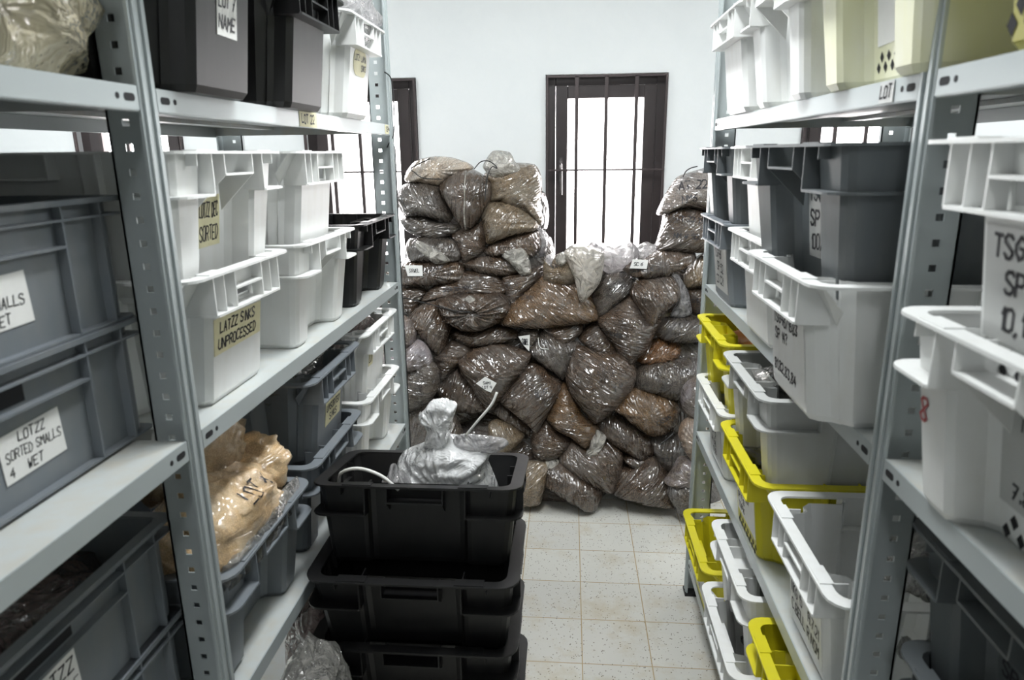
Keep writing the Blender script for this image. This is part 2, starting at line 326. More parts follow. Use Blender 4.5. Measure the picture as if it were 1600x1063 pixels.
# ---------------------------------------------------------------- racks
SHELF_Z = (.1675, .72, 1.287, 1.852)
def rack(x, side, yposts, label, name='shelving_rack'):
    """x = aisle face, side = -1 for the left rack (shelves run towards -x)"""
    r = tag(empty(name, (x, 0, 0)), label, 'shelving rack')
    D = .64
    for yp in yposts:
        for back in (0, 1):
            xo = side*(D if back else 0); s = -side if back else side     # flange runs inwards
            m = MB()
            # aisle-facing channel
            for (a, b_, c, d) in ((-.002, .003, -.037, .008), (-.006, 0, -.030, -.022), (-.006, 0, -.008, 0.0)):
                X0, X1 = sorted((xo + s*a, xo + s*b_)); m.box(X0, X1, yp+c, yp+d, 0, 2.62)
            # perforated flange
            def bx(a, b_, z0, z1):
                X0, X1 = sorted((xo + s*a, xo + s*b_)); m.box(X0, X1, yp-.002, yp+.0005, z0, z1)
            bx(0, .041, 0, 2.62); bx(.053, .078, 0, 2.62)
            z = .04; k = 0; last = 0
            while z < 2.6:
                bx(.041, .053, last, z-.0055); last = z+.0055; z += .0375
            bx(.041, .053, last, 2.62)
            X0, X1 = sorted((xo + s*.074, xo + s*.078)); m.box(X0, X1, yp-.002, yp+.016, 0, 2.62)
            p = m.build('post', M['steel'], r)
            if not back or 1:
                X0, X1 = sorted((xo - s*.008, xo + s*.082)); MB().box(X0, X1, yp-.042, yp+.014, 0, .012).build('foot', M['black_plastic'], p)
    spans = list(zip(yposts[:-1], yposts[1:]))
    for (a, b_) in spans:
        y0, y1 = a+.010, b_-.040
        for z in SHELF_Z:
            X = lambda u: side*u
            def bx(m, u0, u1, ya, yb, z0, z1):
                x0, x1 = sorted((X(u0), X(u1))); m.box(x0, x1, ya, yb, z0, z1)
            m = MB(); bx(m, .0, D, y0, y1, z-.0015, z)
            bx(m, 0, D, y0, y0+.0015, z-.03, z-.0015); bx(m, 0, D, y1-.0015, y1, z-.03, z-.0015)
            for k in (.2, .42): bx(m, k, k+.05, y0, y1, z-.012, z-.0015)
            d = m.build('shelf_deck', M['deck'], r)
            m = MB(); bx(m, -.002, .001, y0, y1, z-.034, z+.0005); bx(m, D-.001, D+.002, y0, y1, z-.034, z+.0005)
            bx(m, 0, .018, y0, y1, z-.036, z-.0335); bx(m, D-.018, D, y0, y1, z-.036, z-.0335)
            m.build('shelf_lip', M['steel'], d)
            for ye, sg in ((y0, 1), (y1, -1)):
                sl = [(ye+sg*.022-.013+.0, 0)]
                m = MB()
                def plate(poly):
                    n = len(poly); xa = X(-.0026); xb = X(-.0019)
                    m.add([(xa, yy, zz) for yy, zz in poly]+[(xb, yy, zz) for yy, zz in poly], [tuple(range(n)), tuple(range(2*n-1, n-1, -1))]+[(i, (i+1)%n, n+(i+1)%n, n+i) for i in range(n)])
                plate(rrect(ye+sg*.022-.013, ye+sg*.022+.013, z-.022, z-.011, .005, 3))
                plate(rrect(ye+sg*.050-.0045, ye+sg*.050+.0045, z-.021, z-.012, .0044, 3))
                m.build('painted_bolt_slot', M['hole'], d)  # dark plates on the solid lip, painted shade of open slots
    return r
XL, XR = -.64, .4915
rack(XL, -1, [-.40, 1.086, 2.59], 'grey steel shelving rack with perforated posts, left of the aisle')
rack(XR, 1, [-.41, 1.080, 2.57], 'grey steel shelving rack with perforated posts, right of the aisle')

# ---------------------------------------------------------------- handwriting (own stroke letters on a 4 x 6 grid)
GL = {'A':'00 26 40;12 32','B':'00 06 36 45 33 03;33 42 40 00','C':'45 36 16 05 01 10 30 41','D':'00 06 26 44 42 20 00','E':'46 06 00 40;03 33','F':'46 06 00;03 33',
'G':'45 26 04 02 20 41 43 23','H':'00 06;40 46;03 43','I':'20 26','J':'46 41 30 10 01','K':'00 06;46 03 40','L':'06 00 40','M':'00 06 23 46 40','N':'00 06 40 46','O':'16 05 01 10 30 41 45 36 16',
'P':'00 06 36 45 44 33 03','Q':'16 05 01 10 30 41 45 36 16;22 40','R':'00 06 36 45 44 33 03;23 40','S':'45 36 16 05 04 42 41 30 10 01','T':'06 46;26 20','U':'06 01 10 30 41 46','V':'06 20 46','W':'06 10 23 30 46',
'X':'00 46;06 40','Y':'06 23 46;23 20','Z':'06 46 00 40','0':'16 05 01 10 30 41 45 36 16','1':'14 26 20','2':'05 16 36 45 43 00 40','3':'06 46 23 42 41 20 01','4':'36 02 42;34 30','5':'46 06 04 34 42 41 30 00','6':'46 03 01 10 30 41 42 33 03',
'7':'06 46 10;13 33','8':'23 05 16 36 45 23 01 10 30 41 23','9':'43 13 04 05 16 36 45 42 30','.':'10 11','*':'10 11',',':'10 0-','/':'00 46','-':'03 43','?':'05 16 36 45 23 22;20 21'}
def strokes(text, h, rnd):
    out = []; x = 0; s = h/6
    for ch in text.upper():
        if ch == ' ': x += 3.2*s; continue
        g = GL.get(ch)
        if not g: continue
        sl = .12 + rnd.uniform(-.05, .05); dy = rnd.uniform(-.4, .4)
        for st in g.split(';'):
            p = []
            for q in st.split():
                a, b_ = int(q[0]), (-1 if q[1] == '-' else int(q[1]))
                a += rnd.uniform(-.18, .18); b_ += rnd.uniform(-.18, .18) + dy
                p.append((x + (a + sl*b_)*s*.85, b_*s))
            out.append(p)
        x += (2.2 if ch in 'I.,1' else 4.6)*s*1.0
    return out, x
def writing(lines, w, h, f, matl, parent, seed=1, thick=.09, lh=None, inv=False):
    """lines of handwriting fitted in a w x h field centred on 0,0; f maps (a, b) to a point on the surface"""
    rnd = random.Random(seed); m = MB(); n = len(lines); lh = lh or h/(n*1.0)
    for i, ln in enumerate(lines):
        ch = lh*.62; st, wd = strokes(ln, ch, rnd)
        sc = min(1, w/max(wd, 1e-6)); y0 = h/2 - lh*(i+1) + lh*.22; x0 = -w/2 + rnd.uniform(0, max(0, w - wd*sc))*.5
        tk = ch*thick*max(sc, .6)
        for p in st:
            p = [(x0 + a*sc, y0 + b_) for a, b_ in p]
            for (a, b_), (c, d) in zip(p[:-1], p[1:]):
                dx, dy = c-a, d-b_; L = math.hypot(dx, dy)
                if L < 1e-6: continue
                ux, uy = dx/L, dy/L; nx, ny = -uy*tk, ux*tk; a2, b2, c2, d2 = a-ux*tk*.6, b_-uy*tk*.6, c+ux*tk*.6, d+uy*tk*.6
                q = [(a2+nx, b2+ny), (a2-nx, b2-ny), (c2-nx, d2-ny), (c2+nx, d2+ny)]
                if L > .03:      # long strokes follow the surface in the middle as well
                    mx, my = (a2+c2)/2, (b2+d2)/2
                    m.add([f(*q[0]), f(*q[1]), f(mx-nx, my-ny), f(mx+nx, my+ny)], [(0,1,2,3)]); m.add([f(mx+nx, my+ny), f(mx-nx, my-ny), f(*q[2]), f(*q[3])], [(0,1,2,3)])
                else: m.add([f(*t_) for t_ in q], [(0,1,2,3)])
    return m.build('handwriting', matl, parent)

# ---------------------------------------------------------------- stack-and-nest storage crates
# local frame: +x faces the viewer's aisle, rim front edge at x = 0, width along y, z up
class Shape:
    def __init__(s, kind, W=.44, D=.60, H=.26): s.kind, s.W, s.D, s.H = kind, W, D, H; s.st = .052 if H > .23 else .014
    def fi(s, t): return .052 - .030*t                   # front inset of the body below the rim edge
    def si(s, t): return (.036 - .022*t)*min(1, s.W/.44)
    def poly(s, t, e=0.0):
        W, D = s.W/2, s.D; f, g = s.fi(t)+e, s.si(t)+e; hw = W-g; r = .018
        k = s.W/.44
        if s.kind == 'P':     # panel proud in the middle, corners stepped back
            a = .115*k - e; st = .045; c = .040*min(1, k)
            front = [(-f, -.05*k), (-f, .05*k), (-f, a-.012), (-f-.012, a), (-f-st+.01, a+.006), (-f-st, a+.016), (-f-st, hw-c-r), (-f-st-r, hw-c)]
            sd = [(-D*.26, hw-c), (-D*.30, hw), (-D*.70, hw), (-D*.74, hw-c)]
            back = [(-D+f+r, hw-c), (-D+f, hw-c-r)]
        else:                 # corner columns proud, middle stepped back
            a = .105*k + e; st = s.st
            front = [(-f-st, -.05*k), (-f-st, .05*k), (-f-st, a-.02), (-f-st*.77, a-.008), (-f-st*.15, a), (-f, a+.010), (-f, hw-r), (-f-r*.35, hw-r*.35), (-f-r, hw)]
            sd = [(-D*.30, hw), (-D*.32, hw-.012), (-D*.68, hw-.012), (-D*.70, hw)]
            back = [(-D+f+r, hw), (-D+f, hw-r)]
        half = front[1:] + sd + back                      # y > 0 from the front middle to the back
        return half + [(x, -y) for x, y in reversed(half)]
    def front_x(s, z, off=0.0):                           # x of the middle front panel at height z
        t = z/s.H; return -s.fi(t) - (s.st if s.kind == 'C' else 0) + off
MESHES = {}
def crate_meshes(kind, colour, W=.44, D=.60, H=.26):
    key = (kind, colour, W, D, H)
    if key in MESHES: return MESHES[key]
    sh = Shape(kind, W, D, H); mt = M[colour]; k = W/.44; out = {}
    zs = [0, .012, H-.068, H-.040, H-.002]; m = MB()
    n = len(sh.poly(0)); vs = []
    for z in zs: vs += [(x, y, z) for x, y in sh.poly(z/H, .006 if z == 0 else 0)]
    for z in zs: vs += [(x, y, max(z, .005)) for x, y in sh.poly(z/H, .0035 + (.006 if z == 0 else 0))]
    fs = []; L = len(zs)
    hole = (n-1)        # the edge that closes the loop is the middle of the front
    for l in range(L-1):
        for i in range(n):
            j = (i+1) % n; o0, o1 = l*n, (l+1)*n; q0, q1 = (L+l)*n, (L+l+1)*n
            if kind == 'P' and i == hole and l == 2:
                fs += [(o0+i, q0+i, q0+j, o0+j), (o1+j, q1+j, q1+i, o1+i), (o0+i, o1+i, q1+i, q0+i), (o0+j, q0+j, q1+j, o1+j)]; continue
            fs += [(o0+i, o0+j, o1+j, o1+i), (q0+j, q0+i, q1+i, q1+j)]
    fs += [tuple(range(n-1, -1, -1)), tuple(range(L*n, L*n+n))]
    m.add(vs, fs); out['crate_body'] = m.mesh('crate_body', mt)
    m = MB(); r = .04*k
    m.ring(rrect(-D, 0, -W/2, W/2, r), rrect(-D+.026, -.026, -W/2+.026*k, W/2-.026*k, r*.6), H-.005, H)
    # small raised lugs on the rim, and side pockets
    for sy in (-1, 1):
        m.box(-.030, -.004, sy*.12*k-.03*k, sy*.12*k+.03*k, H-.001, H+.002)
        y0, y1 = sorted((sy*(W/2-.002), sy*(W/2-.045)))
        if kind == 'P':
            m.box(-D*.72, -D*.28, y0, y1, H-.076, H-.072)
            for x in (-.72, -.58, -.42, -.28): m.box(D*x-.0015, D*x+.0015, y0, y1, H-.074, H-.003)
        else:
            m.box(-D*.62, -D*.38, y0, y1, H-.045, H-.041)
            for x in (-.62, -.38): m.box(D*x-.0015, D*x+.0015, y0, y1, H-.043, H-.003)
    out['rim'] = m.mesh('rim', mt)
    m = MB()
    if kind == 'P':
        b_ = .142*k; xw = -.060
        m.prism([(xw, -b_), (-.006, -b_), (-.001, -b_+.006), (-.001, b_-.006), (-.006, b_), (xw, b_)], H-.078, H-.0735)
        for y in (-b_+.002, -.058*k, .058*k, b_-.002): m.box(xw if abs(y) > .1*k else -.026, -.003, y-.0016, y+.0016, H-.075, H-.004)
        m.box(-.030, -.003, -.058*k, .058*k, H-.041, H-.037)
        for y in (-.1*k, .1*k): m.box(-.030, -.004, y-.0012, y+.0012, H-.075, H-.004)
        for sy in (-1, 1):     # gusset under the rim at the stepped corner
            m.quadprism((-.024, sy*b_, H-.005), (-.024, sy*(W/2-.03), H-.005), (-.066, sy*(W/2-.05), H-.05), (-.07, sy*b_, H-.078), (-.002, 0, 0))
    else:
        xw = -.026-sh.st
        m.prism([(xw, -.058*k), (-.003, -.058*k), (-.003, .058*k), (xw, .058*k)], H-.044, H-.040)
        for y in (-.058*k, .058*k):
            m.add([(xw, y-.0015, H-.004), (-.003, y-.0015, H-.004), (-.003, y-.0015, H-.042), (xw, y-.0015, H-(.115 if H > .23 else .07)), (xw, y+.0015, H-.004), (-.003, y+.0015, H-.004), (-.003, y+.0015, H-.042), (xw, y+.0015, H-(.115 if H > .23 else .07))],
                  [(0,1,2,3),(7,6,5,4),(0,4,5,1),(1,5,6,2),(2,6,7,3),(3,7,4,0)])
    out['handle'] = m.mesh('handle', mt)
    if kind == 'C':
        for sy, nm in ((1, 'a'), (-1, 'b')):
            m = MB(); W2 = W/2; y_in = .104*k; rr = .035*k
            pl = [(-.06, y_in), (-.004, y_in), (-.001, y_in+.005)] + [(-.001-rr+rr*math.cos(a), W2-rr+rr*math.sin(a)) for a in (0, .4, .8, 1.2, 1.57)] + [(-D*.24, W2), (-D*.24, W2-.05), (-.06, W2-.05)]
            pl = [(x, sy*y) for x, y in pl]
            if sy < 0: pl.reverse()
            m.prism(pl, H-.078, H-.0735)
            m.box(-.07, -.003, sy*y_in-.0016, sy*y_in+.0016, H-.076, H-.004)
            y0, y1 = sorted((sy*(W2-.001), sy*(W2-.03))); m.box(-D*.24, -D*.24+.003, y0, y1, H-.076, H-.004)
            ym = sy*(y_in+.05*k); m.box(-.03, -.004, ym-.0012, ym+.0012, H-.025, H-.004)
            out['corner_pocket_'+nm] = m.mesh('corner_pocket', mt)
    MESHES[key] = out; return out
def crate(kind, colour, loc, face, label, group, W=.44, D=.60, H=.26, rz=0.0, cat='storage crate', name='storage_crate', rx=0, ry=0):
    """face: 0 looks to +x (left rack), pi looks to -x (right rack)"""
    o = empty(name, loc, face + rz, rx, ry); tag(o, label, cat, group)
    for k, me in crate_meshes(kind, colour, W, D, H).items():
        link({'corner_pocket_a': 'corner_pocket', 'corner_pocket_b': 'corner_pocket'}.get(k, k), me, o)
    return o
def crate_label(root, kind, lines, z, w, h, y=0.0, W=.44, D=.60, H=.26, paper='paper', seed=1, ink='ink', name='paper_label', off=.0012, thick=.09, sheet=True):
    sh = Shape(kind, W, D, H)
    def f(a, b_, d=off): return (sh.front_x(z + b_) + d, y + a, z + b_)
    if sheet:
        m = MB(); rnd = random.Random(seed); j = lambda: rnd.uniform(-.003, .003)
        c = [(-w/2+j(), -h/2+j()), (w/2+j(), -h/2+j()), (w/2+j(), h/2+j()), (-w/2+j(), h/2+j())]
        m.add([f(*p, .0004) for p in c]+[f(*p) for p in c], [(3,2,1,0),(4,5,6,7),(0,1,5,4),(1,2,6,5),(2,3,7,6),(3,0,4,7)])
        lb = m.build(name, M[paper], root); tag(lb, {'paper': 'white handwritten label', 'cream_tape': 'cream handwritten paper tape', 'milky_plastic': 'dusty handwritten panel', 'grey_plastic': 'grey handwritten panel'}.get(paper, 'handwritten panel'))
    else: lb = root
    writing(lines, w*.88, h*.9, lambda a, b_: f(a, b_, off+.0006), M[ink], lb, seed, thick)
    return lb
def holes(root, kind, z, w, rows, cols, pitch=.03, s=.009, y=0, side=False, **kw):  # dark diamonds laid on the solid panel, painted shade of open holes
    sh = Shape(kind, **kw); m = MB()
    for r_ in range(rows):
        for c in range(cols):
            a = (c-(cols-1)/2)*pitch + (pitch/2 if r_ % 2 else 0) + y; zz = z + r_*pitch*.62
            m.add([(sh.front_x(zz-s*1.3)+.0008, a, zz-s*1.3), (sh.front_x(zz)+.0008, a+s, zz), (sh.front_x(zz+s*1.3)+.0008, a, zz+s*1.3), (sh.front_x(zz)+.0008, a-s, zz)], [(0,1,2,3)])
    return m.build('painted_perforation', M['hole'], root)

# ---------------------------------------------------------------- crates on the left rack
PI = math.pi; UP = .213
S1, S2, S3 = 2.28, 1.81, 1.33           # the three places in the far bay, far to near
Z0, Z1, Z2, Z3 = SHELF_Z
GL2 = 'crates on the middle left shelf'; GL1 = 'crates on the lower left shelf'; GL3 = 'crates on the top left shelf'
c = crate('P', 'white_plastic', (-.625, 1.32, Z2), 0, 'white crate labelled UNPROCESSED, bottom of its stack beside the near left post', GL2)
crate_label(c, 'P', ['LATZZ SINKS', 'UNPROCESSED'], .132, .20, .07, paper='cream_tape', seed=3)
c = crate('C', 'white_plastic', (-.615, 1.80, Z2), 0, 'plain white crate with corner columns, middle of the lower row', GL2)
crate_label(c, 'C', ['LOT', '21'], .13, .07, .08, y=-.02, paper='cream_tape', seed=4)
c = crate('C', 'black_plastic', (-.615, 2.28, Z2), 0, 'single black crate at the far end of the middle left shelf', GL2)
c = crate('C', 'white_plastic', (-.625, 1.33, Z2+UP), 0, 'white crate with a cream SORTED note, stacked beside the near left post', GL2)
crate_label(c, 'C', ['LOTZZ DEC', 'SORTED'], .125, .085, .10, y=.02, paper='cream_tape', seed=5)
c = crate('P', 'white_plastic', (-.615, 1.79, Z2+UP), 0, 'white crate on top of the stack, nearest the left window', GL2)

c = crate('C', 'grey_plastic', (-.625, 1.32, Z1), 0, 'grey crate holding cream sand bags on the lower left shelf', GL1)
m = MB(); MESHG = c
crate_label(c, 'C', [' '], .12, .035, .12, y=-.03, paper='cream_tape', seed=8)
c = crate('C', 'grey_plastic', (-.635, 1.80, Z1), 0, 'grey crate behind the black crate stack, under a labelled grey crate', GL1)
c = crate('P', 'grey_plastic', (-.635, 1.83, Z1+UP), 0, 'grey crate with a cream handwritten tape on the lower left shelf', GL1)
crate_label(c, 'P', ['LATZZ', 'UNSORTED', 'SINKS'], .13, .13, .10, y=.02, paper='cream_tape', seed=9)
CRATE_LG3 = c
c = crate('C', 'white_plastic', (-.630, 2.28, Z1), 0, 'white crate at the bottom of the lower left shelf, farthest from the camera', GL1)
c = crate('P', 'white_plastic', (-.635, 2.31, Z1+UP), 0, 'white crate stacked at the far end of the lower left shelf, holding pinkish bags', GL1)
crate_label(c, 'P', ['LOT'], .15, .05, .05, y=-.07, paper='cream_tape', seed=10)

c = crate('P', 'black_plastic', (-.555, 1.255, Z3), 0, 'black crate with a square white label above the near left post', GL3, W=.40, D=.58)
crate_label(c, 'P', ['LOT 7', 'NAME'], .135, .07, .075, y=.01, W=.40, D=.58, seed=11)
c = crate('P', 'black_plastic', (-.555, 1.66, Z3), 0, 'unlabelled black crate, second on the top left shelf', GL3, W=.40, D=.58)
c = crate('P', 'white_plastic', (-.565, 2.09, Z3), 0, 'white crate with an oval yellow sticker at the end of the top left shelf', GL3, W=.40, D=.58)
sh = Shape('P', .40, .58, .26)
pl = rrect(-.062, .062, -.035, .035, .03, 4)
m = MB(); nn = len(pl); f = lambda a, b_, d: (sh.front_x(.15+b_)+d, a, .15+b_)
m.add([f(a, b_, .0004) for a, b_ in pl]+[f(a, b_, .0012) for a, b_ in pl], [tuple(range(nn-1,-1,-1)), tuple(range(nn, 2*nn))]+[(i,(i+1)%nn,nn+(i+1)%nn,nn+i) for i in range(nn)])
lb = m.build('sticker', M['cream_tape'], c); writing(['LOT21  LAMIA', '         SINKS'], .11, .05, lambda a, b_: f(a, b_, .002), M['ink'], lb, 4)

# ribbed grey containers in the near left bay
def euro(loc, label, group, rz=0.0):
    W, D, H = .66, .42, .205; mt = M['grey_plastic']
    o = tag(empty('ribbed_container', loc, rz), label, 'container', group)
    key = 'euro'
    if key not in MESHES:
        d = {}
        m = MB(); n0 = rrect(-D+.018, -.018, -W/2+.018, W/2-.018, .012, 2); n1 = rrect(-D+.022, -.022, -W/2+.022, W/2-.022, .01, 2); nn = len(n0)
        m.ring(n0, n1, .004, H-.002); m.prism(n0, .0, .008); d['container_body'] = m.mesh('container_body', mt)
        m = MB(); m.ring(rrect(-D, 0, -W/2, W/2, .012, 2), rrect(-D+.02, -.02, -W/2+.02, W/2-.02, .01, 2), H-.008, H); d['rim'] = m.mesh('rim', mt)
        m = MB()
        m.ring(rrect(-D+.002, -.002, -W/2+.002, W/2-.002, .012, 2), n0, H-.030, H-.0265)
        m.ring(rrect(-D+.004, -.004, -W/2+.004, W/2-.004, .012, 2), n0, .006, .010)
        for y in (-.27, -.185, .185, .27): m.box(-.018, -.003, y-.0018, y+.0018, .008, H-.006)
        for x in (-D*.25, -D*.75):
            for sy in (-1, 1): y0, y1 = sorted((sy*(W/2-.018), sy*(W/2-.003))); m.box(x-.0018, x+.0018, y0, y1, .008, H-.006)
        m.box(-.018, -.003, -.185, .185, H-.068, H-.064)
        d['ribs'] = m.mesh('ribs', mt)
        m = MB(); m.box(-.0182, -.0172, -.07, .07, H-.060, H-.034); d['painted_hand_slot'] = m.mesh('painted_hand_slot', M['hole'])  # last plate is dark paint on a closed wall, imitating a shaded opening
        MESHES[key] = d
    for k, me in MESHES[key].items(): link(k, me, o)
    return o
GE = 'ribbed grey containers in the near left bay'
def euro_label(c, lines, y, z, w, h, seed):
    m = MB(); x = -.0174
    m.add([(x, y-w/2, z-h/2), (x, y+w/2, z-h/2+.004), (x, y+w/2-.004, z+h/2), (x, y-w/2-.003, z+h/2-.005)]*1+[(x+.0008, y-w/2, z-h/2), (x+.0008, y+w/2, z-h/2+.004), (x+.0008, y+w/2-.004, z+h/2), (x+.0008, y-w/2-.003, z+h/2-.005)],
          [(3,2,1,0),(4,5,6,7),(0,1,5,4),(1,2,6,5),(2,3,7,6),(3,0,4,7)])
    lb = tag(m.build('paper_label', M['paper'], c), 'white handwritten label'); writing(lines, w*.9, h*.9, lambda a, b_: (x+.0014, y+a, z+b_), M['ink'], lb, seed, .06)
c = euro((-.72, .775, Z2), 'ribbed grey container standing on the middle left shelf, under an identical one', GE); euro_label(c, ['LOTZZ', 'SORTED SMALLS', '4   WET'], .07, .080, .115, .072, 21)
c = euro((-.72, .775, Z2+.20), 'ribbed grey container on top of its twin, top left of the near bay', GE, .01); euro_label(c, ['     LOTZZ', '  SORTED SMALLS', '       3   WET'], .03, .080, .17, .075, 22)
c = euro((-.72, .775, Z1), 'ribbed grey container at the bottom left, below the open one', GE)
c = euro((-.72, .775, Z1+.195), 'open ribbed grey container full of dark bags, bottom left corner', GE); euro_label(c, ['LOTZZ', 'DEBITAGE'], .02, .085, .10, .08, 23)

# ---------------------------------------------------------------- crates on the right rack
GR3 = 'crates on the top right shelf'; GR2 = 'crates on the middle right shelf'; GR1 = 'crates on the lower right shelf'; GR0 = 'crates on the bottom right shelf'
c = crate('P', 'white_plastic', (.415, 2.13, Z3), PI, 'white crate at the far end of the top right shelf', GR3, W=.43)
c = crate('C', 'white_plastic', (.420, 1.74, Z3), PI, 'white crate with a plastic sleeve between a white and a yellowed crate', GR3)
crate_label(c, 'C', [' '], .12, .10, .13, y=.0, paper='paper', seed=31, name='plastic_sleeve')
c = crate('C', 'pale_yellow_plastic', (.420, 1.245, Z3), PI, 'yellowed perforated crate on the top right shelf beside the near post', GR3)
crate_label(c, 'C', [' '], .14, .13, .15, y=.0, paper='paper', seed=32, name='plastic_sleeve'); holes(c, 'C', .03, 0, 2, 6, .026, .007)
c = crate('P', 'olive_plastic', (.44, .79, Z3), PI, 'olive yellow crate with diamond holes in the top right corner', GR3, W=.40); holes(c, 'P', .03, 0, 9, 7, .031, .010, W=.40)

c = crate('P', 'white_plastic', (.372, 1.305, Z2), PI, 'big white crate marked 81 to 84 beside the near right post', GR2)
crate_label(c, 'P', ['TSG96/1683', 'SP 14?', '', '81,82,83,84'], .100, .20, .145, paper='white_plastic', seed=41, name='marked_panel')
m = MB(); sh = Shape('P'); pts = [(-.128, .10), (-.118, .105), (-.10, .098), (-.113, .090), (-.128, .094)]
c = crate('P', 'white_plastic', (.430, 1.775, Z2), PI, 'small white crate hidden between the marked white crate and a grey one', GR2)
c = crate('P', 'grey_plastic', (.440, 2.245, Z2), PI, 'grey crate with a pale written panel at the far end, bottom of its stack', GR2)
crate_label(c, 'P', ['TSG96', 'SP 52', 'C3 C21'], .105, .18, .14, paper='milky_plastic', seed=42, name='marked_panel')
c = crate('C', 'dark_grey_plastic', (.378, 1.35, Z2+UP), PI, 'large dark grey crate stacked beside the near right post', GR2, W=.47, rz=.07)
crate_label(c, 'C', ['TSG96', 'SP', '100/101'], .125, .105, .15, y=-.0, W=.47, paper='milky_plastic', seed=43, name='marked_panel')
c = crate('P', 'white_plastic', (.425, 1.80, Z2+UP), PI, 'white crate squeezed between two grey crates in the upper row', GR2, W=.41)
c = crate('C', 'dark_grey_plastic', (.425, 2.25, Z2+UP), PI, 'dark grey crate at the far end of the middle right shelf, top of its stack', GR2)

c = crate('C', 'white_plastic', (.430, .735, Z2), PI, 'large white crate marked 7, 8 at the right edge, lower of two', GR2)
shc = Shape('C'); tag(writing(['8'], .03, .05, lambda a, b_: (-shc.fi((.13+b_)/.26)+.0012, -.165+a, .13+b_), M['red_ink'], c, 2, .07), 'faint red number')
crate_label(c, 'C', ['TSG96', 'SP 1', '', '7.8,9'], .115, .17, .13, y=.0, paper='milky_plastic', seed=44, name='marked_panel'); holes(c, 'C', .015, 0, 2, 6, .028, .008)
m = MB();
c2 = crate('P', 'white_plastic', (.430, .725, Z2+UP), PI, 'large white crate marked 10 at the right edge, upper of two', GR2)
crate_label(c2, 'P', ['TSG96', 'SP 1', '10,16,12'], .108, .19, .13, paper='milky_plastic', seed=45, name='marked_panel'); holes(c2, 'P', .012, 0, 2, 7, .028, .008)

c = crate('P', 'white_plastic', (.455, 2.225, Z1), PI, 'white crate with pencilled panel at the far end of the lower right shelf', GR1)
crate_label(c, 'P', ['TSG 96', 'SP 12', 'A4 B6', '17,18'], .10, .19, .15, paper='milky_plastic', seed=51, name='marked_panel')
c = crate('P', 'yellow_plastic', (.445, 1.765, Z1), PI, 'bright yellow crate with white sheet, holding a milky crate', GR1)
crate_label(c, 'P', ['MESH 3 MM', 'LOT 4 WEST', 'SP 9,10', 'TSG96'], .11, .19, .12, paper='paper', seed=52); holes(c, 'P', .012, 0, 2, 7, .028, .008)
c = crate('P', 'white_plastic', (.460, 1.315, Z1), PI, 'open white crate of clear bags beside the near right post', GR1)
crate_label(c, 'P', ['WPG', 'NKG 15   19.7.21', 'C.BELL RINSM'], .10, .20, .14, paper='white_plastic', seed=53, name='marked_panel')
c = crate('C', 'yellow_plastic', (.450, 2.25, Z1+UP), PI, 'mustard yellow crate holding orange bags, far end of lower right shelf', GR1)
c = crate('C', 'milky_plastic', (.440, 1.77, Z1+UP), PI, 'milky white crate nested above the bright yellow crate', GR1)
crate_label(c, 'C', ['S'], .08, .02, .02, y=-.09, paper='milky_plastic', seed=54, sheet=False)

c = crate('P', 'yellow_plastic', (.440, 2.25, Z0), PI, 'yellow crate on the bottom right shelf beside the far post', GR0)
crate_label(c, 'P', ['SP 3', 'LOT', 'TSG'], .10, .19, .12, paper='milky_plastic', seed=61, name='marked_panel')
c = crate('P', 'white_plastic', (.425, 1.775, Z0), PI, 'long white crate in the bottom row between two yellow crates', GR0)
c = crate('C', 'white_plastic', (.445, 1.80, Z0+UP), PI, 'white crate wedged under the lower right shelf', GR0, W=.42)
c = crate('P', 'white_plastic', (.430, 1.31, Z0), PI, 'white crate under the nearer yellow crate in the bottom row', GR0)
c = crate('C', 'yellow_plastic', (.440, 1.31, Z0+UP), PI, 'yellow crate closest to the camera at the foot of the right rack', GR0)
c = crate('C', 'dark_grey_plastic', (.53, .80, Z1), PI, 'dark grey crate low in the near right bay, lower of two', 'dark crates in the near right bay')
c = crate('C', 'dark_grey_plastic', (.53, .82, Z1+UP), PI, 'dark grey crate low in the near right bay, upper of two', 'dark crates in the near right bay')
crate_label(c, 'C', ['TSG96', 'SP 1', '5,6'], .105, .17, .13, paper='dark_grey_plastic', seed=71, name='marked_panel')

# ---------------------------------------------------------------- stack of black crates in the aisle
GB = 'black crates stacked in the aisle'
BW, BD, BH = .52, .34, .212
xs = [-.372, -.366, -.374, -.369]
for i, (z, lab) in enumerate(((.0, 'black crate on the floor, lowest of the aisle stack'), (.186, 'black crate second from the floor in the aisle stack'),
                              (.372, 'black crate third from the floor in the aisle stack'), (.558, 'black crate fourth from the floor in the aisle stack, just below the filled one'))):
    o = crate('C', 'black_plastic', (xs[i], 1.408+.003*i, z), -PI/2, lab, GB, W=BW, D=BD, H=BH, name='black_crate', cat='crate')
TOP = crate('C', 'black_plastic', (-.366, 1.472, .768), -PI/2, 'black crate holding the white plastic sack, topmost of the aisle stack', GB, W=BW, D=BD, H=BH, name='black_crate', cat='crate', rx=0)
TOP.rotation_euler = (-.10, 0, -PI/2); TOP.rotation_mode = 'XYZ'
TOP.matrix_world = Matrix.Translation((-.366, 1.472, .768)) @ Matrix.Rotation(-.16, 4, 'X') @ Matrix.Rotation(-PI/2, 4, 'Z')
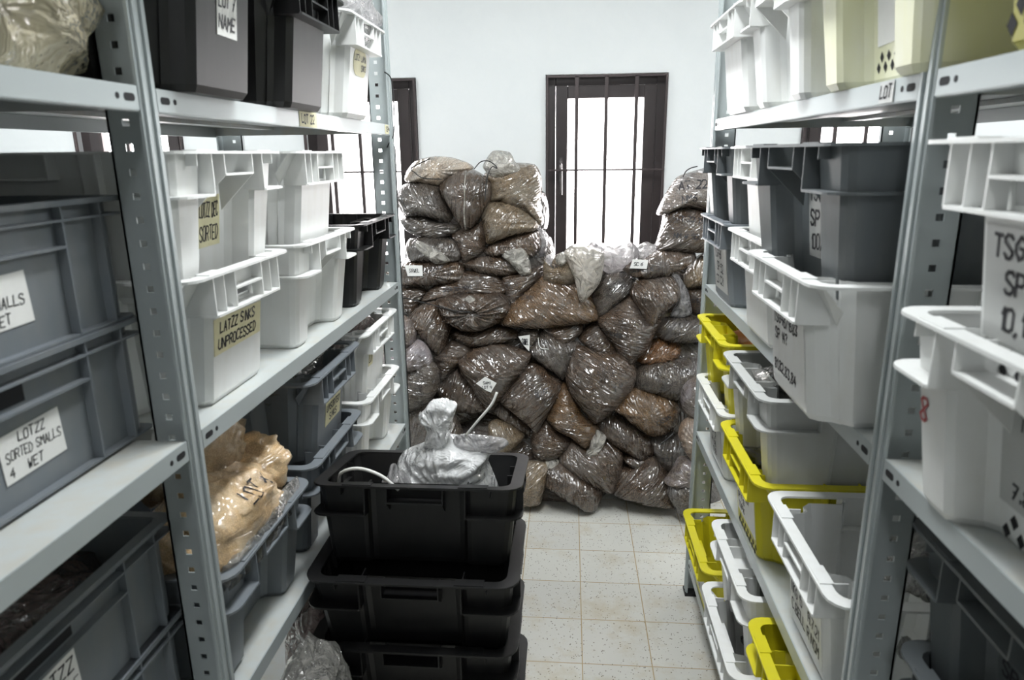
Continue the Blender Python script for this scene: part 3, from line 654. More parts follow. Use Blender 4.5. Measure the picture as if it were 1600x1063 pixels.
BAGS = [
 ('pale cable-tied soil bag lying on the very top left of the heap','pale',3.3,0.07,[(-0.814,1.633),(-0.801,1.672),(-0.762,1.715),(-0.672,1.735),(-0.589,1.728),(-0.52,1.706),(-0.488,1.682),(-0.52,1.655),(-0.59,1.631),(-0.648,1.601),(-0.737,1.614),(-0.795,1.617)],{'tie': [(-0.672,1.729),(-0.762,1.687),(-0.746,1.663),(-0.705,1.638),(-0.616,1.632)]}),
 ('grey fine-grained bag at the left edge,under the pale top bag','grey',3.3,0.09,[(-0.868,1.534),(-0.841,1.584),(-0.789,1.611),(-0.705,1.607),(-0.648,1.588),(-0.61,1.52),(-0.585,1.452),(-0.605,1.424),(-0.65,1.437),(-0.74,1.453),(-0.817,1.453),(-0.849,1.491)],{}),
 ('tall brown egg-shaped bag with a vertical seam,centre of the top stack','brown',3.27,0.1,[(-0.636,1.59),(-0.591,1.638),(-0.528,1.665),(-0.478,1.667),(-0.421,1.636),(-0.39,1.606),(-0.393,1.539),(-0.428,1.472),(-0.479,1.405),(-0.511,1.39),(-0.549,1.424),(-0.586,1.492),(-0.618,1.541)],{'seam': [(-0.502,1.664),(-0.502,1.57),(-0.505,1.473),(-0.507,1.393)]}),
 ('tan bag with a knotted cream neck,top right of the top stack','tan',3.32,0.09,[(-0.399,1.61),(-0.415,1.647),(-0.37,1.671),(-0.294,1.695),(-0.181,1.687),(-0.149,1.632),(-0.146,1.565),(-0.155,1.504),(-0.136,1.442),(-0.147,1.409),(-0.199,1.455),(-0.294,1.493),(-0.358,1.518),(-0.396,1.524)],{'neck': [(-0.427,1.69),(-0.376,1.762),(-0.294,1.755),(-0.269,1.713),(-0.231,1.658),(-0.357,1.628),(-0.389,1.641)],'tie': [(-0.459,1.678),(-0.427,1.711),(-0.389,1.715),(-0.357,1.695),(-0.348,1.68),(-0.37,1.689),(-0.389,1.659),(-0.401,1.61),(-0.407,1.524)]}),
 ('brown triangular bag with one bright shine streak,right of the top stack','tan',3.29,0.09,[(-0.431,1.452),(-0.399,1.508),(-0.342,1.516),(-0.26,1.495),(-0.185,1.451),(-0.159,1.408),(-0.178,1.378),(-0.292,1.353),(-0.399,1.317),(-0.418,1.372)],{'streak': [(-0.279,1.464),(-0.329,1.421),(-0.368,1.384)]}),
 ('flat dark bag squeezed under the grey bag on the left of the top stack','grey',3.31,0.06,[(-0.846,1.428),(-0.806,1.449),(-0.722,1.446),(-0.652,1.421),(-0.574,1.414),(-0.53,1.392),(-0.588,1.358),(-0.678,1.333),(-0.756,1.349),(-0.814,1.377)],{}),
 ('small round bag tied with a cream knot,bottom left of the top stack','grey',3.28,0.07,[(-0.812,1.293),(-0.789,1.337),(-0.705,1.343),(-0.621,1.34),(-0.57,1.324),(-0.545,1.274),(-0.552,1.237),(-0.61,1.225),(-0.706,1.228),(-0.79,1.234)],{'neck': [(-0.75,1.337),(-0.705,1.324),(-0.622,1.287),(-0.584,1.237),(-0.661,1.224),(-0.719,1.268),(-0.763,1.312)]}),
 ('small brown bag below the egg-shaped bag,wedged between two neighbours','brown',3.3,0.07,[(-0.583,1.359),(-0.534,1.39),(-0.47,1.402),(-0.432,1.421),(-0.42,1.353),(-0.426,1.278),(-0.523,1.218),(-0.548,1.272),(-0.567,1.322)],{}),
 ('dark bag with a white crumpled plastic neck hanging,bottom right of the top stack','brown',3.3,0.07,[(-0.42,1.272),(-0.388,1.309),(-0.318,1.34),(-0.229,1.365),(-0.16,1.371),(-0.144,1.303),(-0.178,1.253),(-0.292,1.259),(-0.382,1.253)],{'neck': [(-0.311,1.303),(-0.216,1.309),(-0.191,1.228),(-0.187,1.172),(-0.235,1.166),(-0.292,1.228),(-0.331,1.259)]}),
 ('empty white plastic flap sticking out right of the top stack','clear',3.33,0.03,[(-0.18,1.38),(-0.142,1.383),(-0.104,1.349),(-0.116,1.255),(-0.148,1.236),(-0.192,1.236),(-0.154,1.299)],{}),
 ('long brown bag with white paper tag and the word Sediment','brown',3.28,0.07,[(-0.853,1.186),(-0.816,1.224),(-0.706,1.23),(-0.584,1.231),(-0.533,1.206),(-0.533,1.149),(-0.572,1.127),(-0.675,1.114),(-0.773,1.108),(-0.851,1.12)],{'text': ('SEDIMENT',(-0.707,1.19),(-0.603,1.206),0.019),'tag': [(-0.807,1.221),(-0.719,1.221),(-0.72,1.168),(-0.795,1.168)]}),
 ('slim brown bag with a folded grey edge beside the Sediment bag','brown',3.3,0.06,[(-0.584,1.234),(-0.523,1.221),(-0.433,1.253),(-0.324,1.247),(-0.26,1.209),(-0.254,1.172),(-0.324,1.156),(-0.42,1.165),(-0.517,1.196)],{}),
 ('brown bag marked drum sediment above the starburst bag','brown',3.29,0.07,[(-0.737,1.033),(-0.677,1.103),(-0.574,1.135),(-0.522,1.176),(-0.387,1.164),(-0.336,1.123),(-0.311,1.079),(-0.387,1.069),(-0.516,1.059),(-0.659,1.04)],{'text': ('DRUM SEDIMENT',(-0.658,1.081),(-0.432,1.113),0.019)}),
 ('round bag with pleats radiating like a starburst from its white knot','star',3.26,0.11,[(-0.653,1.039),(-0.608,1.059),(-0.544,1.075),(-0.448,1.078),(-0.352,1.075),(-0.302,1.041),(-0.298,0.991),(-0.353,0.934),(-0.442,0.896),(-0.532,0.898),(-0.609,0.939),(-0.641,0.989)],{'tie': [(-0.811,1.086),(-0.653,1.047),(-0.544,1.021),(-0.47,1.014)],'neck': [(-0.531,1.056),(-0.486,1.075),(-0.441,1.059),(-0.432,1.031),(-0.464,1.009),(-0.506,1.012),(-0.534,1.034)]}),
 ('triangular brown bag pointing down between starburst bag and longest bag','brown',3.3,0.07,[(-0.331,1.153),(-0.241,1.165),(-0.134,1.203),(-0.14,1.153),(-0.196,1.09),(-0.286,1.002),(-0.318,1.071)],{}),
 ('small brown bag against the left rack post,above the pointed bag','brown',3.32,0.07,[(-0.907,1.084),(-0.854,1.097),(-0.762,1.104),(-0.716,1.072),(-0.75,1.027),(-0.79,0.949),(-0.83,0.962),(-0.909,1.0)],{}),
 ('glossy brown pointed bag on the left,below and left of the starburst','brown',3.27,0.1,[(-0.812,0.935),(-0.772,0.986),(-0.707,1.025),(-0.655,1.031),(-0.63,0.974),(-0.592,0.911),(-0.612,0.834),(-0.652,0.764),(-0.71,0.821),(-0.767,0.878),(-0.796,0.909)],{}),
 ('longest golden brown bag lying across the middle of the heap','gold',3.27,0.11,[(-0.334,0.932),(-0.283,1.014),(-0.196,1.09),(-0.138,1.144),(-0.084,1.163),(0.014,1.132),(0.11,1.035),(0.136,0.95),(0.003,0.924),(-0.153,0.907),(-0.282,0.915)],{'text': ('STAUNI',(-0.234,1.056),(-0.148,1.065),0.019),'streak': [(0.024,1.06),(-0.007,1.022),(-0.039,1.003)]}),
 ('dark low bag directly beneath the starburst bag','brown',3.3,0.08,[(-0.59,0.878),(-0.538,0.879),(-0.447,0.886),(-0.344,0.912),(-0.266,0.881),(-0.25,0.849),(-0.357,0.816),(-0.487,0.799),(-0.578,0.84)],{}),
 ('small bag with a torn white sticker right of the starburst','grey',3.29,0.06,[(-0.259,0.858),(-0.227,0.897),(-0.15,0.891),(-0.141,0.847),(-0.195,0.779),(-0.233,0.827)],{'tag': [(-0.246,0.871),(-0.189,0.881),(-0.192,0.795),(-0.221,0.827)]}),
 ('rough brown bag on the left,below the glossy pointed bag','brown',3.3,0.08,[(-0.709,0.78),(-0.617,0.814),(-0.578,0.834),(-0.493,0.789),(-0.553,0.711),(-0.639,0.619),(-0.684,0.677)],{}),
 ('wide bag with a square white tag above the white plastic sack','brown',3.26,0.11,[(-0.543,0.742),(-0.469,0.794),(-0.365,0.824),(-0.281,0.803),(-0.191,0.775),(-0.219,0.694),(-0.255,0.655),(-0.372,0.506),(-0.418,0.519),(-0.483,0.619),(-0.529,0.677)],{'tag': [(-0.447,0.662),(-0.401,0.698),(-0.346,0.666),(-0.375,0.617),(-0.398,0.627)]}),
 ('greenish grey pointed bag with a thin white tie,centre of the heap','grey',3.27,0.08,[(-0.188,0.782),(-0.146,0.862),(-0.115,0.888),(-0.025,0.848),(0.056,0.823),(0.031,0.752),(-0.001,0.681),(-0.026,0.648),(-0.062,0.68),(-0.12,0.718)],{'strap': [(-0.147,0.907),(-0.15,0.872),(-0.137,0.821),(-0.095,0.818)]}),
 ('white dusty wrapped bag behind the left rack post,uppermost of its column','whitish',3.18,0.08,[(-0.913,0.955),(-0.817,0.974),(-0.779,0.95),(-0.754,0.906),(-0.762,0.844),(-0.82,0.805),(-0.916,0.804)],{}),
 ('lilac shiny wrapped bag behind the left rack post,middle of its column','whitish',3.16,0.09,[(-0.911,0.81),(-0.808,0.817),(-0.744,0.861),(-0.7,0.831),(-0.676,0.775),(-0.695,0.731),(-0.804,0.711),(-0.913,0.709)],{}),
 ('grey slumped bag behind the left rack post,low in its column','grey',3.17,0.09,[(-0.916,0.673),(-0.805,0.713),(-0.704,0.772),(-0.647,0.709),(-0.644,0.629),(-0.69,0.564),(-0.772,0.515),(-0.92,0.496)],{}),
 ('dark glossy bag low behind the left rack post beside the white sack','grey',3.22,0.09,[(-0.9,0.462),(-0.8,0.523),(-0.717,0.557),(-0.603,0.5),(-0.538,0.37),(-0.638,0.236),(-0.804,0.232),(-0.937,0.296)],{}),
 ('clear bag twisted and drooping from the top shelf of the heap','cream',3.18,0.07,[(-0.023,1.288),(0.001,1.315),(0.031,1.324),(0.091,1.318),(0.164,1.288),(0.168,1.223),(0.148,1.139),(0.077,1.051),(0.052,1.06),(0.027,1.162),(-0.004,1.234)],{}),
 ('small tan bag with white twisted ends left of the drooping clear bag','tan',3.23,0.06,[(-0.122,1.184),(-0.116,1.239),(-0.091,1.215),(-0.06,1.263),(-0.011,1.276),(0.033,1.209),(0.021,1.136),(-0.072,1.12),(-0.115,1.141)],{'text': ('SIE',(-0.085,1.209),(-0.041,1.224),0.023),'neck': [(-0.06,1.233),(-0.063,1.263),(-0.036,1.288),(-0.014,1.282),(-0.008,1.245),(-0.035,1.221)]}),
 ('white knotted bag end standing up beside the window sill','clear',3.26,0.03,[(-0.123,1.179),(-0.126,1.228),(-0.108,1.262),(-0.08,1.265),(-0.064,1.241),(-0.067,1.204),(-0.098,1.167),(-0.116,1.161)],{}),
 ('bright translucent sack spilling below the window','bright',3.3,0.08,[(0.089,1.297),(0.119,1.328),(0.169,1.315),(0.219,1.318),(0.281,1.327),(0.331,1.303),(0.344,1.254),(0.283,1.186),(0.197,1.167),(0.159,1.192),(0.108,1.254)],{}),
 ('crumpled bright plastic end pointing up at right of the window','bright',3.32,0.05,[(0.321,1.263),(0.345,1.3),(0.382,1.319),(0.419,1.306),(0.45,1.325),(0.469,1.282),(0.446,1.232),(0.384,1.226),(0.34,1.232)],{}),
 ('brown bag with paper label marked Sample under the bright plastic','brown',3.25,0.07,[(0.273,1.2),(0.315,1.236),(0.376,1.249),(0.436,1.285),(0.581,1.279),(0.603,1.249),(0.571,1.213),(0.493,1.17),(0.39,1.152),(0.317,1.164)],{'text': ('SAMPLE 6',(0.292,1.185),(0.41,1.206),0.023),'tag': [(0.303,1.255),(0.376,1.252),(0.371,1.209),(0.291,1.212)]}),
 ('dark upright bag between the longest bag and two pointed bags','grey',3.3,0.08,[(0.124,0.999),(0.126,1.074),(0.184,1.167),(0.284,1.167),(0.331,1.137),(0.31,1.075),(0.224,1.006),(0.15,0.939)],{}),
 ('heart-shaped brown bag with point down,right part of the heap','brown',3.24,0.1,[(0.305,1.086),(0.335,1.141),(0.401,1.156),(0.486,1.166),(0.53,1.111),(0.525,1.05),(0.442,0.977),(0.404,0.905),(0.375,0.951),(0.337,1.019)],{}),
 ('large diamond-shaped bag with a pencilled word,right of centre','brown',3.27,0.11,[(0.149,0.943),(0.222,1.006),(0.296,1.056),(0.334,1.025),(0.391,0.951),(0.447,0.945),(0.394,0.826),(0.333,0.75),(0.309,0.722),(0.277,0.756),(0.219,0.837)],{'text': ('SIEVED',(0.181,0.89),(0.274,0.881),0.023)}),
 ('grey soft bag at the right side,beneath the hanging clear plastic','grey',3.3,0.09,[(0.427,0.888),(0.475,0.951),(0.598,0.958),(0.678,0.977),(0.688,0.853),(0.54,0.833),(0.465,0.851)],{}),
 ('empty clear plastic bag draped beside the heart-shaped bag','clear',3.27,0.03,[(0.496,1.161),(0.533,1.167),(0.584,1.088),(0.605,0.983),(0.563,0.958),(0.501,0.964),(0.53,1.032),(0.534,1.106)],{}),
 ('small tan bag by the right rack post with a shiny front','tan',3.3,0.07,[(0.576,1.107),(0.571,1.162),(0.615,1.235),(0.669,1.266),(0.712,1.248),(0.716,1.119),(0.625,1.11)],{}),
 ('dark bag marked Sieve half hidden by the right rack post','brown',3.33,0.08,[(0.581,1.089),(0.63,1.104),(0.722,1.108),(0.727,0.971),(0.616,0.964)],{'text': ('SIEVE',(0.604,1.033),(0.669,1.046),0.023)}),
 ('small glossy bag under the longest bag,knotted on its left','brown',3.28,0.07,[(-0.122,0.901),(-0.046,0.923),(0.055,0.924),(0.068,0.89),(0.025,0.839),(-0.039,0.81),(-0.083,0.851)],{}),
 ('brown folded bag with slanted creases,left of the large diamond','brown',3.3,0.08,[(0.056,0.853),(0.125,0.923),(0.189,0.886),(0.253,0.792),(0.292,0.741),(0.229,0.731),(0.153,0.756),(0.088,0.809)],{}),
 ('orange brown bag with a round knot,right of the large diamond','rust',3.31,0.07,[(0.343,0.746),(0.392,0.816),(0.447,0.848),(0.51,0.836),(0.561,0.805),(0.544,0.754),(0.482,0.728),(0.388,0.717)],{}),
 ('wide shiny creased bag at right with long white reflections','grey',3.28,0.1,[(0.321,0.615),(0.355,0.703),(0.432,0.74),(0.538,0.748),(0.673,0.743),(0.678,0.563),(0.565,0.546),(0.479,0.56),(0.4,0.591)],{}),
 ('biggest drop-shaped bag with horizontal folds,centre of the heap','brown',3.24,0.12,[(0.009,0.738),(0.046,0.815),(0.166,0.788),(0.276,0.776),(0.328,0.701),(0.32,0.637),(0.271,0.566),(0.202,0.491),(0.139,0.451),(0.104,0.486),(0.033,0.572),(-0.003,0.658)],{'text': ('T P',(0.222,0.636),(0.278,0.659),0.029)}),
 ('dark pointed bag with an inked word right of the tagged bag','brown',3.25,0.11,[(-0.338,0.549),(-0.287,0.627),(-0.23,0.698),(-0.185,0.72),(-0.128,0.705),(-0.09,0.668),(-0.036,0.63),(-0.063,0.547),(-0.12,0.45),(-0.151,0.39),(-0.19,0.422),(-0.274,0.492)],{'text': ('BLUSE',(-0.153,0.6),(-0.086,0.62),0.026)}),
 ('speckled golden bag tapering to a clear neck,low centre','gold',3.26,0.1,[(-0.105,0.461),(-0.084,0.542),(-0.027,0.624),(0.025,0.581),(0.076,0.487),(0.135,0.436),(0.157,0.393),(0.1,0.31),(0.027,0.36),(-0.054,0.403)],{'neck': [(0.108,0.318),(0.121,0.377),(0.15,0.418),(0.194,0.386),(0.187,0.349),(0.162,0.304),(0.159,0.282),(0.109,0.236),(0.071,0.287)]}),
 ('golden bag with an inked word against the lower right','gold',3.25,0.1,[(0.216,0.529),(0.297,0.614),(0.396,0.604),(0.504,0.57),(0.547,0.528),(0.535,0.448),(0.48,0.396),(0.423,0.384),(0.351,0.422),(0.271,0.486)],{'text': ('CASAN',(0.435,0.468),(0.505,0.498),0.026)}),
 ('dark brown bag under the inked golden bag,lower right','brown',3.28,0.09,[(0.143,0.436),(0.193,0.481),(0.266,0.461),(0.346,0.411),(0.416,0.357),(0.436,0.287),(0.386,0.249),(0.327,0.27),(0.239,0.32),(0.18,0.363)],{}),
 ('brown bag with a loose clear neck,lower left beside the sack','brown',3.27,0.09,[(-0.179,0.337),(-0.157,0.405),(-0.106,0.45),(-0.054,0.392),(0.027,0.341),(0.013,0.297),(-0.053,0.25),(-0.141,0.233),(-0.171,0.277)],{'neck': [(-0.134,0.233),(-0.104,0.256),(-0.046,0.258),(-0.023,0.225),(-0.067,0.212),(-0.119,0.211)]}),
 ('large brown bag resting low in the middle with a split clear end','brown',3.25,0.11,[(-0.038,0.259),(0.027,0.342),(0.107,0.307),(0.194,0.349),(0.27,0.296),(0.274,0.222),(0.255,0.14),(0.231,0.089),(0.139,0.122),(0.029,0.179)],{}),
 ('big brown bag slumped on the floor at the right corner','brown',3.24,0.11,[(0.234,0.095),(0.268,0.197),(0.339,0.221),(0.424,0.27),(0.483,0.217),(0.52,0.166),(0.55,0.115),(0.559,0.034),(0.516,0.025),(0.415,0.037),(0.328,0.061)],{}),
 ('small shiny brown bag tucked between the two lowest right bags','brown',3.26,0.05,[(0.283,0.262),(0.326,0.274),(0.413,0.258),(0.406,0.228),(0.349,0.199),(0.298,0.233)],{}),
 ('dark glossy bag lying on the floor tiles at centre','brown',3.21,0.09,[(-0.109,0.141),(-0.102,0.215),(-0.023,0.24),(0.079,0.19),(0.152,0.126),(0.167,0.089),(0.146,0.018),(0.103,0.013),(0.03,0.052),(-0.065,0.109)],{}),
 ('upright brown bag on the floor beside the black crate stack','tan',3.21,0.08,[(-0.256,0.226),(-0.175,0.243),(-0.095,0.241),(-0.102,0.149),(-0.134,0.043),(-0.196,0.028),(-0.255,0.032)],{}),
 ('grey brown bag with faint writing,low at right behind the wrapped column','grey',3.3,0.09,[(0.431,0.279),(0.407,0.353),(0.487,0.369),(0.588,0.356),(0.605,0.253),(0.528,0.165),(0.469,0.205)],{'text': ('M 5 M',(0.471,0.268),(0.525,0.277),0.022)}),
 ('bag in lilac film beside the right rack post,highest of its column','whitish',3.16,0.08,[(0.549,0.587),(0.555,0.643),(0.585,0.679),(0.652,0.694),(0.672,0.512),(0.617,0.497),(0.568,0.531)],{}),
 ('tan bag in dusty film beside the right rack post,second of its column','tanfilm',3.14,0.08,[(0.539,0.426),(0.55,0.475),(0.58,0.504),(0.661,0.519),(0.668,0.308),(0.606,0.3),(0.563,0.362)],{}),
 ('grey shrink-wrapped bag low beside the right rack post','whitish',3.15,0.08,[(0.479,0.192),(0.512,0.243),(0.545,0.308),(0.601,0.309),(0.656,0.304),(0.66,0.175),(0.535,0.172)],{}),
 ('dark wrapped bag at floor level beside the right rack post','grey',3.14,0.08,[(0.493,0.132),(0.506,0.183),(0.567,0.213),(0.657,0.215),(0.662,0.05),(0.558,0.033),(0.522,0.082)],{}),
 ('small brown bag lying low behind the white plastic sack at left','brown',3.3,0.08,[(-0.685,0.592),(-0.651,0.618),(-0.565,0.685),(-0.487,0.614),(-0.402,0.514),(-0.409,0.472),(-0.514,0.463),(-0.62,0.474)],{}),
 ('tan bag to the right of the white sack with a small mark','tan',3.28,0.08,[(-0.4,0.407),(-0.354,0.428),(-0.289,0.422),(-0.218,0.358),(-0.27,0.292),(-0.329,0.251),(-0.394,0.249)],{}),
 ('narrow dark bag squeezed beneath the inked pointed bag','brown',3.3,0.06,[(-0.383,0.479),(-0.337,0.525),(-0.252,0.455),(-0.166,0.368),(-0.173,0.337),(-0.265,0.386),(-0.33,0.427)],{}),
 ('dim brown bag low at left,behind the bagged sacks','brown',3.32,0.09,[(-0.89,0.529),(-0.788,0.584),(-0.668,0.599),(-0.69,0.453),(-0.792,0.357),(-0.892,0.382)],{}),
 ('slumped bag with pen marks AT 22 and NM6 topping the right pile','greypale',3.28,0.11,[(0.436,1.466),(0.458,1.52),(0.486,1.571),(0.524,1.624),(0.581,1.646),(0.683,1.671),(0.74,1.653),(0.758,1.467),(0.689,1.467),(0.585,1.491),(0.517,1.483),(0.46,1.457)],{'text': ('AT 22',(0.514,1.576),(0.654,1.587),0.043),'text2': ('NM6',(0.516,1.514),(0.63,1.53),0.037),'tie': [(0.521,1.636),(0.535,1.661),(0.557,1.675),(0.586,1.682)]}),
 ('wrinkled brown bag with pen writing under the AT 22 bag','brown',3.29,0.11,[(0.435,1.315),(0.457,1.387),(0.472,1.468),(0.518,1.485),(0.605,1.484),(0.668,1.461),(0.76,1.455),(0.766,1.283),(0.64,1.275),(0.495,1.275),(0.436,1.283)],{'text': ('AT 20 16G',(0.508,1.433),(0.667,1.421),0.027),'text2': ('NM W 50',(0.493,1.353),(0.661,1.349),0.027)}),
]
BACK_BAGS = [
 [(-0.956,0.16),(-0.796,0.227),(-0.64,0.175),(-0.631,0.027),(-0.8,-0.034),(-0.962,0.011)],
 [(-0.675,0.096),(-0.518,0.163),(-0.362,0.111),(-0.352,-0.036),(-0.519,-0.097),(-0.681,-0.052)],
 [(-0.449,0.078),(-0.293,0.144),(-0.139,0.092),(-0.127,-0.054),(-0.293,-0.115),(-0.453,-0.071)],
 [(-0.831,0.286),(-0.673,0.352),(-0.517,0.299),(-0.508,0.153),(-0.675,0.093),(-0.836,0.138)],
 [(-1.115,0.209),(-0.954,0.276),(-0.796,0.223),(-0.788,0.076),(-0.959,0.015),(-1.122,0.06)],
 [(-0.569,0.274),(-0.413,0.339),(-0.259,0.287),(-0.249,0.142),(-0.414,0.082),(-0.574,0.127)],
 [(-0.405,0.839),(-0.254,0.9),(-0.103,0.848),(-0.092,0.708),(-0.253,0.653),(-0.409,0.698)],
 [(-0.48,0.889),(-0.328,0.95),(-0.176,0.898),(-0.166,0.758),(-0.328,0.702),(-0.484,0.748)],
 [(0.343,0.58),(0.489,0.642),(0.638,0.591),(0.652,0.451),(0.496,0.395),(0.342,0.439)],
 [(-0.927,0.766),(-0.771,0.829),(-0.617,0.776),(-0.608,0.634),(-0.774,0.577),(-0.933,0.623)],
 [(-0.937,1.136),(-0.782,1.196),(-0.63,1.143),(-0.621,1.004),(-0.786,0.95),(-0.943,0.996)],
 [(-1.002,0.491),(-0.844,0.556),(-0.688,0.503),(-0.68,0.358),(-0.848,0.299),(-1.009,0.345)],
 [(-0.826,0.597),(-0.669,0.661),(-0.515,0.608),(-0.506,0.465),(-0.672,0.407),(-0.832,0.452)],
 [(0.47,0.781),(0.614,0.842),(0.761,0.791),(0.776,0.653),(0.621,0.598),(0.47,0.642)],
 [(0.46,0.515),(0.606,0.577),(0.754,0.527),(0.768,0.386),(0.613,0.329),(0.46,0.374)],
 [(0.481,0.978),(0.625,1.037),(0.771,0.986),(0.785,0.85),(0.632,0.796),(0.481,0.84)],
 [(0.461,1.139),(0.604,1.198),(0.749,1.147),(0.763,1.012),(0.611,0.959),(0.461,1.004)],
 [(0.367,0.208),(0.515,0.273),(0.665,0.222),(0.679,0.079),(0.522,0.02),(0.367,0.064)],
 [(0.464,0.347),(0.61,0.41),(0.759,0.359),(0.774,0.218),(0.617,0.16),(0.464,0.204)],
 [(0.437,0.073),(0.585,0.138),(0.735,0.087),(0.75,-0.056),(0.592,-0.117),(0.437,-0.073)],
 [(-0.173,0.126),(-0.02,0.193),(0.133,0.141),(0.145,-0.004),(-0.018,-0.065),(-0.176,-0.02)],
 [(-0.646,1.301),(-0.494,1.359),(-0.344,1.307),(-0.334,1.17),(-0.495,1.117),(-0.65,1.163)],
 [(-0.782,1.236),(-0.629,1.295),(-0.478,1.242),(-0.468,1.104),(-0.631,1.051),(-0.787,1.097)],
 [(-0.444,1.301),(-0.294,1.359),(-0.145,1.307),(-0.135,1.171),(-0.294,1.118),(-0.448,1.164)],
 [(-0.71,1.529),(-0.559,1.586),(-0.41,1.533),(-0.401,1.398),(-0.561,1.347),(-0.715,1.393)],
 [(-0.477,1.527),(-0.327,1.584),(-0.179,1.532),(-0.169,1.397),(-0.327,1.346),(-0.481,1.392)],
 [(-0.822,0.835),(-0.667,0.897),(-0.514,0.845),(-0.504,0.703),(-0.67,0.647),(-0.828,0.693)],
 [(-0.665,1.071),(-0.512,1.131),(-0.361,1.078),(-0.351,0.939),(-0.514,0.885),(-0.67,0.931)],
 [(-0.481,0.636),(-0.328,0.699),(-0.175,0.647),(-0.165,0.505),(-0.328,0.447),(-0.485,0.493)],
 [(-0.243,0.639),(-0.092,0.702),(0.059,0.65),(0.071,0.509),(-0.09,0.452),(-0.246,0.497)],
 [(0.055,1.008),(0.202,1.067),(0.35,1.016),(0.363,0.879),(0.206,0.825),(0.054,0.87)],
 [(0.257,0.779),(0.403,0.84),(0.551,0.788),(0.564,0.65),(0.408,0.595),(0.256,0.639)],
 [(0.424,0.648),(0.569,0.71),(0.717,0.659),(0.731,0.52),(0.576,0.463),(0.424,0.508)],
 [(-0.106,0.369),(0.045,0.434),(0.197,0.382),(0.209,0.239),(0.048,0.18),(-0.109,0.225)],
 [(0.197,0.375),(0.346,0.439),(0.496,0.388),(0.509,0.246),(0.351,0.187),(0.196,0.232)],
 [(-0.311,0.331),(-0.157,0.396),(-0.004,0.344),(0.007,0.2),(-0.156,0.141),(-0.314,0.186)],
 [(0.433,0.244),(0.58,0.308),(0.73,0.258),(0.744,0.115),(0.587,0.056),(0.433,0.1)],
 [(-0.552,0.326),(-0.396,0.391),(-0.242,0.339),(-0.232,0.195),(-0.397,0.135),(-0.556,0.18)],
 [(-0.012,1.171),(0.134,1.229),(0.282,1.178),(0.294,1.042),(0.138,0.989),(-0.014,1.034)],
 [(-0.826,0.563),(-0.67,0.627),(-0.515,0.574),(-0.506,0.431),(-0.672,0.372),(-0.832,0.418)],
 [(0.351,0.977),(0.496,1.036),(0.642,0.985),(0.656,0.849),(0.502,0.795),(0.351,0.839)],
 [(-0.344,1.039),(-0.194,1.099),(-0.044,1.047),(-0.033,0.909),(-0.193,0.854),(-0.348,0.9)],
]

